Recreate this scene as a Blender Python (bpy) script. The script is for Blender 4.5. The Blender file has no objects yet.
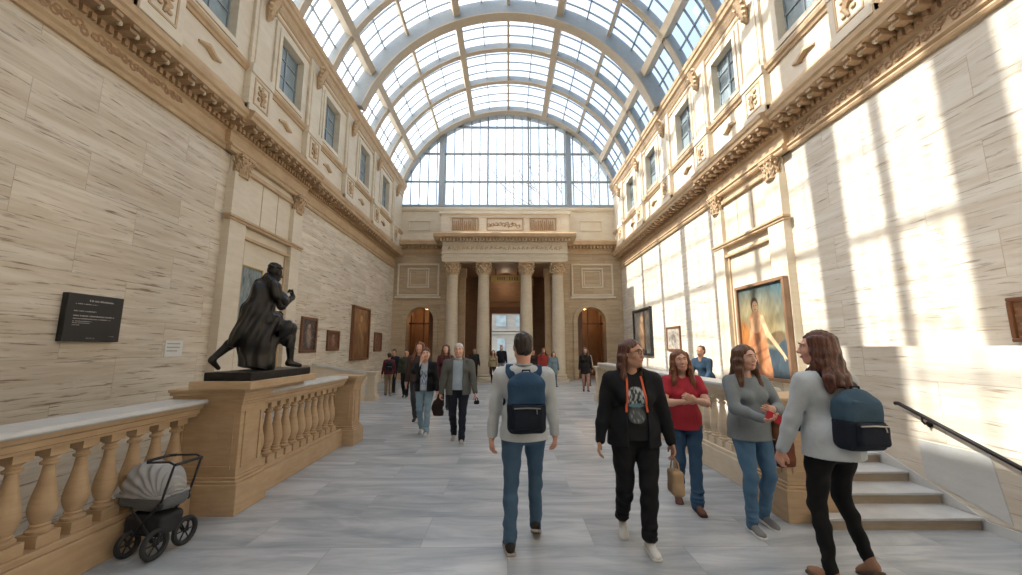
import bpy, math, random
import numpy as np
from mathutils import Vector, Matrix

scn = bpy.context.scene
COL = scn.collection
PI = math.pi
random.seed(7)
rng = np.random.default_rng(7)

# ------------------------------------------------------------------ camera
CAM_F = 402.0                      # focal length in pixels of a 1022 px wide frame
PITCH = math.radians(8.56)
YAW = math.radians(0.42)
cd = bpy.data.cameras.new('camera')
cam = bpy.data.objects.new('camera', cd)
COL.objects.link(cam)
cd.sensor_width = 36.0
cd.lens = CAM_F / 1022 * 36.0
cd.clip_start = 0.05
cd.clip_end = 400
cam.location = (0, 0, 1.68)
cam.rotation_euler = (PI/2 + PITCH, 0, -YAW)
scn.camera = cam

# ------------------------------------------------------------------ light, sky, exposure
scn.view_settings.view_transform = 'Standard'
scn.view_settings.look = 'None'
scn.view_settings.gamma = 1.0
scn.view_settings.exposure = 0.26
scn.view_settings.use_curve_mapping = False

SKY_STRENGTH = 1.6
w = bpy.data.worlds.new('sky')
scn.world = w
w.use_nodes = True
nt = w.node_tree
nt.nodes.clear()
n_out = nt.nodes.new('ShaderNodeOutputWorld')
n_bg = nt.nodes.new('ShaderNodeBackground')
n_sky = nt.nodes.new('ShaderNodeTexSky')
n_sky.sky_type = 'NISHITA'
n_sky.sun_disc = False
n_sky.sun_elevation = math.radians(45)
n_sky.sun_rotation = math.radians(-90)
n_sky.dust_density = 2.5
n_mul = nt.nodes.new('ShaderNodeMixRGB')
n_mul.blend_type = 'MULTIPLY'
n_mul.inputs[0].default_value = 1.0
n_mul.inputs[2].default_value = (0.28, 0.28, 0.28, 1)
n_mix = nt.nodes.new('ShaderNodeMixRGB')
n_mix.inputs[0].default_value = 0.6
n_tc = nt.nodes.new('ShaderNodeTexCoord')
n_sep = nt.nodes.new('ShaderNodeSeparateXYZ')
n_mr = nt.nodes.new('ShaderNodeMapRange')           # bright haze on the sun's side, clear blue opposite
n_mr.inputs['From Min'].default_value = -0.9
n_mr.inputs['From Max'].default_value = 0.75
n_rmp = nt.nodes.new('ShaderNodeValToRGB')
n_rmp.color_ramp.elements[0].position = 0.0
n_rmp.color_ramp.elements[0].color = (2.6, 2.5, 2.35, 1)
n_rmp.color_ramp.elements[1].position = 0.86
n_rmp.color_ramp.elements[1].color = (0.24, 0.40, 0.56, 1)
e_ = n_rmp.color_ramp.elements.new(0.5)
e_.color = (1.5, 1.55, 1.6, 1)
nt.links.new(n_tc.outputs['Generated'], n_sep.inputs[0])
nt.links.new(n_sep.outputs[0], n_mr.inputs[0])
nt.links.new(n_mr.outputs[0], n_rmp.inputs[0])
nt.links.new(n_rmp.outputs[0], n_mix.inputs[2])
nt.links.new(n_sky.outputs[0], n_mul.inputs[1])
nt.links.new(n_mul.outputs[0], n_mix.inputs[1])
nt.links.new(n_mix.outputs[0], n_bg.inputs[0])
n_bg.inputs[1].default_value = SKY_STRENGTH
nt.links.new(n_bg.outputs[0], n_out.inputs[0])

sd = bpy.data.lights.new('sun', 'SUN')
sd.energy = 8.5
sd.angle = math.radians(0.7)
sd.color = (1.0, 0.93, 0.82)
sun = bpy.data.objects.new('sun', sd)
COL.objects.link(sun)
sun.rotation_euler = Vector((-1.0, 0.03, 1.0)).to_track_quat('Z', 'Y').to_euler()
sun.location = (-30, 8, 40)

# ------------------------------------------------------------------ node helpers and materials
def new_mat(name):
    m = bpy.data.materials.new(name)
    m.use_nodes = True
    t = m.node_tree
    return m, t, t.nodes['Principled BSDF']

def nd(t, kind, **k):
    n = t.nodes.new(kind)
    for a, b in k.items():
        setattr(n, a, b)
    return n

def lk(t, a, b):
    t.links.new(a, b)

def ramp(t, src, stops):
    r = nd(t, 'ShaderNodeValToRGB')
    while len(r.color_ramp.elements) < len(stops):
        r.color_ramp.elements.new(0.5)
    for e, (p, c) in zip(r.color_ramp.elements, stops):
        e.position = p
        e.color = (c[0], c[1], c[2], 1) if not isinstance(c, (int, float)) else (c, c, c, 1)
    lk(t, src, r.inputs[0])
    return r.outputs[0]

def mixc(t, fac, a, b, mode='MIX'):
    n = nd(t, 'ShaderNodeMixRGB', blend_type=mode)
    for s, v in ((n.inputs[0], fac), (n.inputs[1], a), (n.inputs[2], b)):
        if isinstance(v, (int, float)):
            s.default_value = v
        elif isinstance(v, tuple):
            s.default_value = (v[0], v[1], v[2], 1)
        else:
            lk(t, v, s)
    return n.outputs[0]

def noise(t, vec, scale, detail=4, rough=0.55, dist=0.0):
    n = nd(t, 'ShaderNodeTexNoise')
    n.inputs['Scale'].default_value = scale
    n.inputs['Detail'].default_value = detail
    n.inputs['Roughness'].default_value = rough
    n.inputs['Distortion'].default_value = dist
    if vec is not None:
        lk(t, vec, n.inputs['Vector'])
    return n.outputs[0]

def mapping(t, vec, scale):
    n = nd(t, 'ShaderNodeMapping')
    n.inputs['Scale'].default_value = scale
    lk(t, vec, n.inputs['Vector'])
    return n.outputs[0]

def bump(t, h, strength, dist=0.02):
    b = nd(t, 'ShaderNodeBump')
    b.inputs['Strength'].default_value = strength
    b.inputs['Distance'].default_value = dist
    lk(t, h, b.inputs['Height'])
    return b.outputs[0]

def wall_uv(t):
    g = nd(t, 'ShaderNodeNewGeometry')
    s = nd(t, 'ShaderNodeSeparateXYZ')
    lk(t, g.outputs['Position'], s.inputs[0])
    a = nd(t, 'ShaderNodeMath', operation='ADD')
    lk(t, s.outputs[0], a.inputs[0])
    lk(t, s.outputs[1], a.inputs[1])
    c = nd(t, 'ShaderNodeCombineXYZ')
    lk(t, a.outputs[0], c.inputs[0])
    lk(t, s.outputs[2], c.inputs[1])
    return c.outputs[0]

def travertine(name, light, dark, pit, bw=1.7, bh=0.62, vein=1.0, seed=0.0):
    m, t, b = new_mat(name)
    uv = wall_uv(t)
    ad = nd(t, 'ShaderNodeVectorMath', operation='ADD')
    ad.inputs[1].default_value = (seed, seed*0.31, seed)
    lk(t, uv, ad.inputs[0])
    uv = ad.outputs[0]
    br = nd(t, 'ShaderNodeTexBrick')
    br.inputs['Scale'].default_value = 1.0
    br.inputs['Brick Width'].default_value = bw
    br.inputs['Row Height'].default_value = bh
    br.inputs['Mortar Size'].default_value = 0.0045
    br.inputs['Mortar Smooth'].default_value = 0.3
    br.inputs['Color1'].default_value = (0.0, 0.0, 0.0, 1)
    br.inputs['Color2'].default_value = (1, 1, 1, 1)
    br.inputs['Mortar'].default_value = (0.5, 0.5, 0.5, 1)
    lk(t, uv, br.inputs['Vector'])
    # each block shifts the veins by its own amount
    sh = nd(t, 'ShaderNodeVectorMath', operation='SCALE')
    sh.inputs['Scale'].default_value = 3.7
    lk(t, br.outputs['Color'], sh.inputs[0])
    a2 = nd(t, 'ShaderNodeVectorMath', operation='ADD')
    lk(t, uv, a2.inputs[0]); lk(t, sh.outputs[0], a2.inputs[1])
    v2 = a2.outputs[0]
    n1 = noise(t, mapping(t, v2, (0.55, 6.5, 1)), 1.0, 6, 0.62, 0.5)
    n2 = noise(t, mapping(t, v2, (1.5, 24, 1)), 1.0, 6, 0.66, 0.5)
    n3 = noise(t, uv, 0.35, 3)
    col = mixc(t, ramp(t, n1, [(0.36, 0.0), (0.62, 1.0)]), light, dark)
    col = mixc(t, mixc(t, 1.0, ramp(t, n2, [(0.56, 0.0), (0.66, 0.95)]), (vein, vein, vein), 'MULTIPLY'), col, pit)
    blk = mixc(t, 0.08, (1, 1, 1), br.outputs['Color'], 'MULTIPLY')
    col = mixc(t, 1.0, col, blk, 'MULTIPLY')
    col = mixc(t, 1.0, col, ramp(t, n3, [(0.3, 0.86), (0.7, 1.06)]), 'MULTIPLY')
    col = mixc(t, br.outputs['Fac'], col, mixc(t, 1.0, col, (0.74, 0.69, 0.62), 'MULTIPLY'))
    lk(t, col, b.inputs['Base Color'])
    b.inputs['Roughness'].default_value = 0.55
    hh = mixc(t, 1.0, ramp(t, n2, [(0.55, 1.0), (0.68, 0.3)]), ramp(t, br.outputs['Fac'], [(0.0, 1.0), (1.0, 0.2)]), 'MULTIPLY')
    lk(t, bump(t, hh, 0.35, 0.01), b.inputs['Normal'])
    return m

def stone(name, c1, c2, rough=0.6, scale=3.0, bmp=0.15):
    m, t, b = new_mat(name)
    g = nd(t, 'ShaderNodeNewGeometry')
    n1 = noise(t, g.outputs['Position'], scale, 6, 0.6)
    n2 = noise(t, mapping(t, g.outputs['Position'], (1, 1, 6)), scale*1.7, 5, 0.6)
    f = mixc(t, 0.5, n1, n2)
    lk(t, mixc(t, ramp(t, f, [(0.36, 0.0), (0.64, 1.0)]), c1, c2), b.inputs['Base Color'])
    b.inputs['Roughness'].default_value = rough
    lk(t, bump(t, noise(t, g.outputs['Position'], scale*18, 4), bmp, 0.01), b.inputs['Normal'])
    return m

def plain(name, c, rough=0.5, metal=0.0, var=0.12, scale=8.0, bmp=0.0, coat=0.0):
    m, t, b = new_mat(name)
    tc = nd(t, 'ShaderNodeTexCoord')
    n1 = noise(t, tc.outputs['Object'], scale, 4)
    lo = tuple(x*(1-var) for x in c)
    hi = tuple(min(1, x*(1+var)) for x in c)
    lk(t, mixc(t, n1, lo, hi), b.inputs['Base Color'])
    b.inputs['Roughness'].default_value = rough
    b.inputs['Metallic'].default_value = metal
    if coat:
        b.inputs['Coat Weight'].default_value = coat
    if bmp:
        lk(t, bump(t, noise(t, tc.outputs['Object'], scale*6, 4), bmp, 0.01), b.inputs['Normal'])
    return m

CLOTH = {}
def cloth(c, kind='knit', rough=0.85):
    key = (c, kind)
    if key in CLOTH:
        return CLOTH[key]
    m, t, b = new_mat(kind + '_cloth')
    tc = nd(t, 'ShaderNodeTexCoord')
    o = tc.outputs['Object']
    n1 = noise(t, o, 5.0, 4)
    fine = noise(t, mapping(t, o, (260, 260, 120)), 1.0, 2)
    k = 0.22 if kind == 'denim' else 0.12
    lo = tuple(x*(1-k) for x in c)
    hi = tuple(min(1, x*(1+k)) for x in c)
    col = mixc(t, ramp(t, n1, [(0.35, 0.0), (0.65, 1.0)]), lo, hi)
    col = mixc(t, 0.35 if kind != 'denim' else 0.6, col, mixc(t, fine, lo, hi))
    lk(t, col, b.inputs['Base Color'])
    b.inputs['Roughness'].default_value = rough
    b.inputs['Specular IOR Level'].default_value = 0.25
    fold = noise(t, mapping(t, o, (9, 9, 5)), 1.6, 3, 0.5, 0.6)
    lk(t, bump(t, fold, 0.35, 0.02), b.inputs['Normal'])
    CLOTH[key] = m
    return m

def skin_mat(name, c):
    m, t, b = new_mat(name)
    tc = nd(t, 'ShaderNodeTexCoord')
    n1 = noise(t, tc.outputs['Object'], 14, 3)
    col = mixc(t, n1, tuple(x*0.88 for x in c), (min(1, c[0]*1.08), c[1]*1.0, c[2]*0.98))
    lk(t, col, b.inputs['Base Color'])
    b.inputs['Roughness'].default_value = 0.5
    b.inputs['Subsurface Weight'].default_value = 0.08
    b.inputs['Subsurface Radius'].default_value = (0.02, 0.008, 0.004)
    return m

def hair_mat(name, c, c2):
    m, t, b = new_mat(name)
    tc = nd(t, 'ShaderNodeTexCoord')
    n1 = noise(t, mapping(t, tc.outputs['Object'], (70, 70, 9)), 1.0, 4, 0.6, 0.4)
    lk(t, mixc(t, ramp(t, n1, [(0.35, 0.0), (0.65, 1.0)]), c, c2), b.inputs['Base Color'])
    b.inputs['Roughness'].default_value = 0.45
    lk(t, bump(t, n1, 0.5, 0.02), b.inputs['Normal'])
    return m

def glass_mat(name, tint, gloss=0.08, rough=0.02, dirt=0.06):
    m, t, b = new_mat(name)
    t.nodes.remove(b)
    out = t.nodes['Material Output']
    tr = nd(t, 'ShaderNodeBsdfTransparent')
    tr.inputs[0].default_value = (*tint, 1)
    gl = nd(t, 'ShaderNodeBsdfGlossy')
    gl.inputs['Roughness'].default_value = rough
    gl.inputs[0].default_value = (0.9, 0.95, 1, 1)
    df = nd(t, 'ShaderNodeBsdfTranslucent')
    df.inputs[0].default_value = (0.8, 0.83, 0.85, 1)
    mx = nd(t, 'ShaderNodeMixShader'); mx.inputs[0].default_value = gloss
    lk(t, tr.outputs[0], mx.inputs[1]); lk(t, gl.outputs[0], mx.inputs[2])
    m2 = nd(t, 'ShaderNodeMixShader')
    g = nd(t, 'ShaderNodeNewGeometry')
    lk(t, ramp(t, noise(t, g.outputs['Position'], 0.9, 5), [(0.4, 0.0), (0.75, dirt*3)]), m2.inputs[0])
    lk(t, mx.outputs[0], m2.inputs[1]); lk(t, df.outputs[0], m2.inputs[2])
    lk(t, m2.outputs[0], out.inputs[0])
    return m

def attr_mat(name, rough=0.5, coat=0.0):
    m, t, b = new_mat(name)
    a = nd(t, 'ShaderNodeVertexColor')
    a.layer_name = 'paint'
    lk(t, a.outputs[0], b.inputs['Base Color'])
    b.inputs['Roughness'].default_value = rough
    b.inputs['Coat Weight'].default_value = coat
    return m

def floor_mat(name):
    m, t, b = new_mat(name)
    g = nd(t, 'ShaderNodeNewGeometry')
    p = g.outputs['Position']
    br = nd(t, 'ShaderNodeTexBrick')
    br.inputs['Scale'].default_value = 1.0
    br.inputs['Brick Width'].default_value = 1.5
    br.inputs['Row Height'].default_value = 0.62
    br.inputs['Mortar Size'].default_value = 0.004
    br.inputs['Color1'].default_value = (0, 0, 0, 1)
    br.inputs['Color2'].default_value = (1, 1, 1, 1)
    br.inputs['Mortar'].default_value = (0.5, 0.5, 0.5, 1)
    lk(t, p, br.inputs['Vector'])
    sh = nd(t, 'ShaderNodeVectorMath', operation='SCALE')
    sh.inputs['Scale'].default_value = 5.1
    lk(t, br.outputs['Color'], sh.inputs[0])
    a2 = nd(t, 'ShaderNodeVectorMath', operation='ADD')
    lk(t, p, a2.inputs[0]); lk(t, sh.outputs[0], a2.inputs[1])
    n1 = noise(t, mapping(t, a2.outputs[0], (0.7, 3.2, 1)), 1.0, 7, 0.62, 0.8)
    n2 = noise(t, mapping(t, a2.outputs[0], (1.2, 9, 1)), 1.0, 6, 0.6, 0.6)
    col = mixc(t, ramp(t, n1, [(0.34, 0.0), (0.64, 1.0)]), (0.27, 0.295, 0.32), (0.55, 0.565, 0.57))
    col = mixc(t, ramp(t, n2, [(0.53, 0.0), (0.70, 0.8)]), col, (0.30, 0.325, 0.36))
    col = mixc(t, 1.0, col, mixc(t, 0.2, (1, 1, 1), br.outputs['Color'], 'MULTIPLY'), 'MULTIPLY')
    col = mixc(t, br.outputs['Fac'], col, (0.3, 0.3, 0.3))
    lk(t, col, b.inputs['Base Color'])
    lk(t, ramp(t, n1, [(0.3, 0.42), (0.7, 0.28)]), b.inputs['Roughness'])
    lk(t, bump(t, br.outputs['Fac'], -0.2, 0.004), b.inputs['Normal'])
    return m

M = {}
M['trav_l'] = travertine('travertine_left', (0.79, 0.715, 0.595), (0.64, 0.54, 0.405), (0.27, 0.175, 0.10), seed=3.1)
M['trav_r'] = travertine('travertine_right', (0.78, 0.74, 0.66), (0.66, 0.585, 0.48), (0.30, 0.21, 0.13), seed=11.7, vein=0.8)
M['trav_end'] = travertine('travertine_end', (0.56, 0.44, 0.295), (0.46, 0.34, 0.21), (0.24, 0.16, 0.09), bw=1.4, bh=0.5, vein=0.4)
M['cream'] = stone('cream_stone', (0.74, 0.665, 0.54), (0.64, 0.55, 0.42), scale=1.1)
M['tan'] = stone('tan_stone', (0.58, 0.43, 0.27), (0.46, 0.31, 0.18), scale=2.2)
M['tan_dark'] = stone('tan_carved_stone', (0.46, 0.31, 0.18), (0.32, 0.2, 0.11), scale=6)
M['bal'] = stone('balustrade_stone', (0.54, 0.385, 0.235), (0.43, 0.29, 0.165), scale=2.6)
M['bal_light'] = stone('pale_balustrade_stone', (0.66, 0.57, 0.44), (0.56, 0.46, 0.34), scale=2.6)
M['railtop'] = stone('grey_marble_coping', (0.60, 0.60, 0.585), (0.48, 0.48, 0.475), rough=0.35, scale=3)
M['column'] = stone('column_stone', (0.62, 0.54, 0.42), (0.53, 0.44, 0.32), scale=1.5)
M['brown'] = stone('brown_stone', (0.30, 0.17, 0.09), (0.2, 0.11, 0.06), scale=1.2)
M['floor'] = floor_mat('marble_floor')
M['step'] = stone('step_marble', (0.56, 0.56, 0.55), (0.44, 0.44, 0.44), rough=0.4, scale=3)
M['riser'] = stone('riser_stone', (0.42, 0.34, 0.25), (0.34, 0.27, 0.19), scale=4)
M['slab'] = stone('pale_wall_slab', (0.60, 0.61, 0.60), (0.52, 0.53, 0.53), scale=1.5)
M['rib_side'] = plain('grey_painted_steel', (0.30, 0.335, 0.36), 0.5)
M['rib_face'] = plain('cream_painted_steel', (0.47, 0.395, 0.30), 0.5)
M['muntin'] = plain('thin_steel_bar', (0.25, 0.29, 0.32), 0.45)
M['glass'] = glass_mat('roof_glass', (0.93, 0.96, 0.98))
M['pane'] = plain('painted_reflection_pane', (0.27, 0.34, 0.37), 0.2, 0.0, 0.6, 1.6, coat=0.3)  # opaque glass; reflected blue-grey scenes are painted into its patchy colour
M['bronze'] = plain('dark_bronze', (0.028, 0.026, 0.025), 0.36, 0.65, 0.5, 9, 0.3)
M['black'] = plain('black_paint', (0.012, 0.012, 0.014), 0.45)
M['iron'] = plain('black_iron', (0.02, 0.018, 0.018), 0.35, 0.7)
M['wood'] = plain('dark_wood', (0.17, 0.07, 0.03), 0.4, 0, 0.3, 20)
M['orange_wood'] = plain('amber_wood', (0.26, 0.15, 0.085), 0.45, 0, 0.5, 2)
M['gold'] = plain('gilt', (0.5, 0.36, 0.14), 0.4, 0.5)
M['white'] = plain('white_card', (0.72, 0.70, 0.66), 0.6)
M['ink'] = plain('pale_lettering', (0.42, 0.40, 0.37), 0.6)
M['ink_dark'] = plain('grey_lettering', (0.3, 0.28, 0.25), 0.6)
M['paint'] = attr_mat('oil_paint', 0.45, 0.2)
M['print'] = attr_mat('screen_print', 0.8)
M['rubber'] = plain('black_rubber', (0.02, 0.02, 0.022), 0.75)
M['chrome'] = plain('brushed_steel', (0.4, 0.38, 0.36), 0.3, 0.9)
M['eye'] = plain('eye_white', (0.75, 0.72, 0.7), 0.25)
M['iris'] = plain('dark_iris', (0.03, 0.02, 0.015), 0.2)
M['lip'] = plain('lips', (0.50, 0.16, 0.14), 0.45)
M['brow'] = plain('dark_brow', (0.06, 0.035, 0.025), 0.8)
M['facade'] = stone('weathered_facade_stone', (0.33, 0.31, 0.27), (0.22, 0.21, 0.19), scale=0.5)
M['bark'] = plain('bark', (0.35, 0.32, 0.3), 0.9)
M['leafout'] = plain('pale_leaves', (0.35, 0.42, 0.42), 0.9)
SK = {k: skin_mat('skin_' + k, c) for k, c in dict(fair=(0.68, 0.40, 0.29), pink=(0.66, 0.36, 0.27), tan=(0.52, 0.29, 0.19)).items()}
HR = {'dark': hair_mat('dark_brown_hair', (0.012, 0.008, 0.006), (0.04, 0.024, 0.016)),
      'brown': hair_mat('brown_hair', (0.05, 0.022, 0.012), (0.14, 0.06, 0.03)),
      'auburn': hair_mat('auburn_hair', (0.10, 0.03, 0.014), (0.25, 0.09, 0.04)),
      'rust': hair_mat('rust_hair', (0.035, 0.013, 0.008), (0.15, 0.048, 0.024)),
      'grey': hair_mat('grey_hair', (0.45, 0.43, 0.4), (0.62, 0.6, 0.57))}

# ------------------------------------------------------------------ mesh helpers
class MB:
    def __init__(s):
        s.v = []; s.f = []
    def add(s, vs, fs):
        o = len(s.v)
        s.v.extend([tuple(p) for p in vs])
        s.f.extend([tuple(o+i for i in q) for q in fs])
    def box(s, x0, x1, y0, y1, z0, z1):
        if x0 > x1: x0, x1 = x1, x0
        if y0 > y1: y0, y1 = y1, y0
        if z0 > z1: z0, z1 = z1, z0
        s.add([(x0,y0,z0),(x1,y0,z0),(x1,y1,z0),(x0,y1,z0),(x0,y0,z1),(x1,y0,z1),(x1,y1,z1),(x0,y1,z1)],
              [(0,3,2,1),(4,5,6,7),(0,1,5,4),(1,2,6,5),(2,3,7,6),(3,0,4,7)])
        return s
    def prism(s, pts, axis, a, b):
        """polygon pts extruded along axis from a to b; axis y: pts are (x,z); axis x: (y,z); axis z: (x,y)"""
        n = len(pts)
        def P(p, t):
            return {'y': (p[0], t, p[1]), 'x': (t, p[0], p[1]), 'z': (p[0], p[1], t)}[axis]
        vs = [P(p, a) for p in pts] + [P(p, b) for p in pts]
        s.add(vs, [tuple(range(n)), tuple(range(2*n-1, n-1, -1))] + [(i, (i+1) % n + 0, (i+1) % n + n, i+n)[::-1] for i in range(n)])
        return s
    def tube(s, pts, r, n=8, flat=None, caps=True):
        """swept circle; r number or list; flat=(vector, factor) squashes the section along a vector"""
        pts = [Vector(p) for p in pts]
        rs = r if isinstance(r, (list, tuple)) else [r]*len(pts)
        rings = []
        ref = None
        for i, p in enumerate(pts):
            d = (pts[min(i+1, len(pts)-1)] - pts[max(i-1, 0)])
            if d.length < 1e-9: d = Vector((0,0,1))
            d.normalize()
            if ref is None:
                ref = Vector((0,0,1)) if abs(d.z) < 0.9 else Vector((1,0,0))
            u = ref - d*ref.dot(d)
            if u.length < 1e-4: u = d.orthogonal()
            u.normalize(); v = d.cross(u); ref = u
            ring = []
            for k in range(n):
                a = 2*PI*k/n
                off = (u*math.cos(a) + v*math.sin(a))*rs[i]
                if flat:
                    fv = Vector(flat[0]).normalized()
                    off = off - fv*off.dot(fv)*(1-flat[1])
                ring.append(p+off)
            rings.append(ring)
        vs = [q for ring in rings for q in ring]
        fs = []
        for i in range(len(rings)-1):
            for k in range(n):
                a = i*n+k; b = i*n+(k+1) % n
                fs.append((a, b, b+n, a+n))
        if caps:
            fs.append(tuple(range(n-1, -1, -1)))
            fs.append(tuple(range((len(rings)-1)*n, len(rings)*n)))
        s.add(vs, fs)
        return s
    def lathe(s, prof, c=(0,0,0), n=16, a0=0.0):
        """prof list of (r, z)"""
        vs = []
        for r, z in prof:
            for k in range(n):
                a = a0 + 2*PI*k/n
                vs.append((c[0]+r*math.cos(a), c[1]+r*math.sin(a), c[2]+z))
        fs = []
        for i in range(len(prof)-1):
            for k in range(n):
                a = i*n+k; b = i*n+(k+1) % n
                fs.append((a, b, b+n, a+n))
        fs.append(tuple(range(n-1, -1, -1)))
        fs.append(tuple(range((len(prof)-1)*n, len(prof)*n)))
        s.add(vs, fs)
        return s
    def ball(s, c, r, n=8, m=6):
        rx, ry, rz = r if isinstance(r, (tuple, list)) else (r, r, r)
        vs = [(c[0], c[1], c[2]-rz)]
        for j in range(1, m):
            t = -PI/2 + PI*j/m
            for k in range(n):
                a = 2*PI*k/n
                vs.append((c[0]+rx*math.cos(t)*math.cos(a), c[1]+ry*math.cos(t)*math.sin(a), c[2]+rz*math.sin(t)))
        vs.append((c[0], c[1], c[2]+rz))
        fs = [(0, 1+(k+1) % n, 1+k) for k in range(n)]
        for j in range(m-2):
            for k in range(n):
                a = 1+j*n+k; b = 1+j*n+(k+1) % n
                fs.append((a, b, b+n, a+n))
        L = len(vs)-1; o = 1+(m-2)*n
        fs += [(o+k, o+(k+1) % n, L) for k in range(n)]
        s.add(vs, fs)
        return s
    def torus(s, c, R, r, axis='x', n=20, m=8):
        pts = []
        vs = []
        for i in range(n):
            a = 2*PI*i/n
            for j in range(m):
                b = 2*PI*j/m
                rr = R + r*math.cos(b)
                u, v, q = rr*math.cos(a), rr*math.sin(a), r*math.sin(b)
                vs.append({'x': (c[0]+q, c[1]+u, c[2]+v), 'y': (c[0]+u, c[1]+q, c[2]+v), 'z': (c[0]+u, c[1]+v, c[2]+q)}[axis])
        fs = [(i*m+j, ((i+1) % n)*m+j, ((i+1) % n)*m+(j+1) % m, i*m+(j+1) % m) for i in range(n) for j in range(m)]
        s.add(vs, fs)
        return s
    def arc(s, y0, y1, r0, r1, a0, a1, n, cz, cx=0.0):
        """curved bar in the XZ plane; angles in degrees from the vertical"""
        vs = []
        for i in range(n+1):
            a = math.radians(a0+(a1-a0)*i/n)
            for (y, r) in ((y0, r0), (y1, r0), (y1, r1), (y0, r1)):
                vs.append((cx+r*math.sin(a), y, cz+r*math.cos(a)))
        fs = []
        for i in range(n):
            o = i*4
            for k in range(4):
                a = o+k; b = o+(k+1) % 4
                fs.append((a, b, b+4, a+4))
        fs += [(3, 2, 1, 0), (n*4, n*4+1, n*4+2, n*4+3)]
        s.add(vs, fs)
        return s
    def xform(s, mat):
        s.v = [tuple(mat @ Vector(p)) for p in s.v]
        return s
    def join(s, o, mat=None):
        vs = o.v if mat is None else [tuple(mat @ Vector(p)) for p in o.v]
        s.add(vs, o.f)
        return s

def link_mesh(name, me, mat, parent=None):
    me.name = name
    if mat is not None:
        me.materials.append(mat)
    o = bpy.data.objects.new(name, me)
    COL.objects.link(o)
    if parent is not None:
        o.parent = parent
    return o

def root_loc(o):
    v = Vector((0, 0, 0))
    while o is not None:
        v += o.location
        o = o.parent
    return v

def obj(name, mb, mat, parent=None, smooth=False, local=False, bevel=0.0, origin=None):
    """mesh given in world coordinates (or local=True: in the parent's frame)"""
    off = Vector((0, 0, 0))
    if parent is not None and not local:
        off = root_loc(parent)
    if origin is not None:
        off = Vector(origin)
    me = bpy.data.meshes.new(name)
    me.from_pydata([(p[0]-off.x, p[1]-off.y, p[2]-off.z) for p in mb.v], [], mb.f)
    me.update()
    if smooth:
        me.shade_smooth()
        try:
            me.set_sharp_from_angle(angle=math.radians(38))
        except Exception:
            pass
    o = link_mesh(name, me, mat, parent)
    if origin is not None:
        o.location = origin
    if bevel:
        b = o.modifiers.new('bevel', 'BEVEL')
        b.width = bevel; b.segments = 2; b.limit_method = 'ANGLE'
    return o

def empty(name, loc=(0, 0, 0), rz=0.0):
    o = bpy.data.objects.new(name, None)
    COL.objects.link(o)
    o.location = loc
    o.rotation_euler = (0, 0, rz)
    o.empty_display_size = 0.2
    return o

def tag(o, label, cat, group=None):
    o['label'] = label
    o['category'] = cat
    if group: o['group'] = group
    return o

def struct(o):
    o['kind'] = 'structure'
    return o

def copy_tree(o, parent=None):
    c = o.copy()
    COL.objects.link(c)
    if parent is not None:
        c.parent = parent
    for ch in list(o.children):
        copy_tree(ch, c)
    return c

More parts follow.
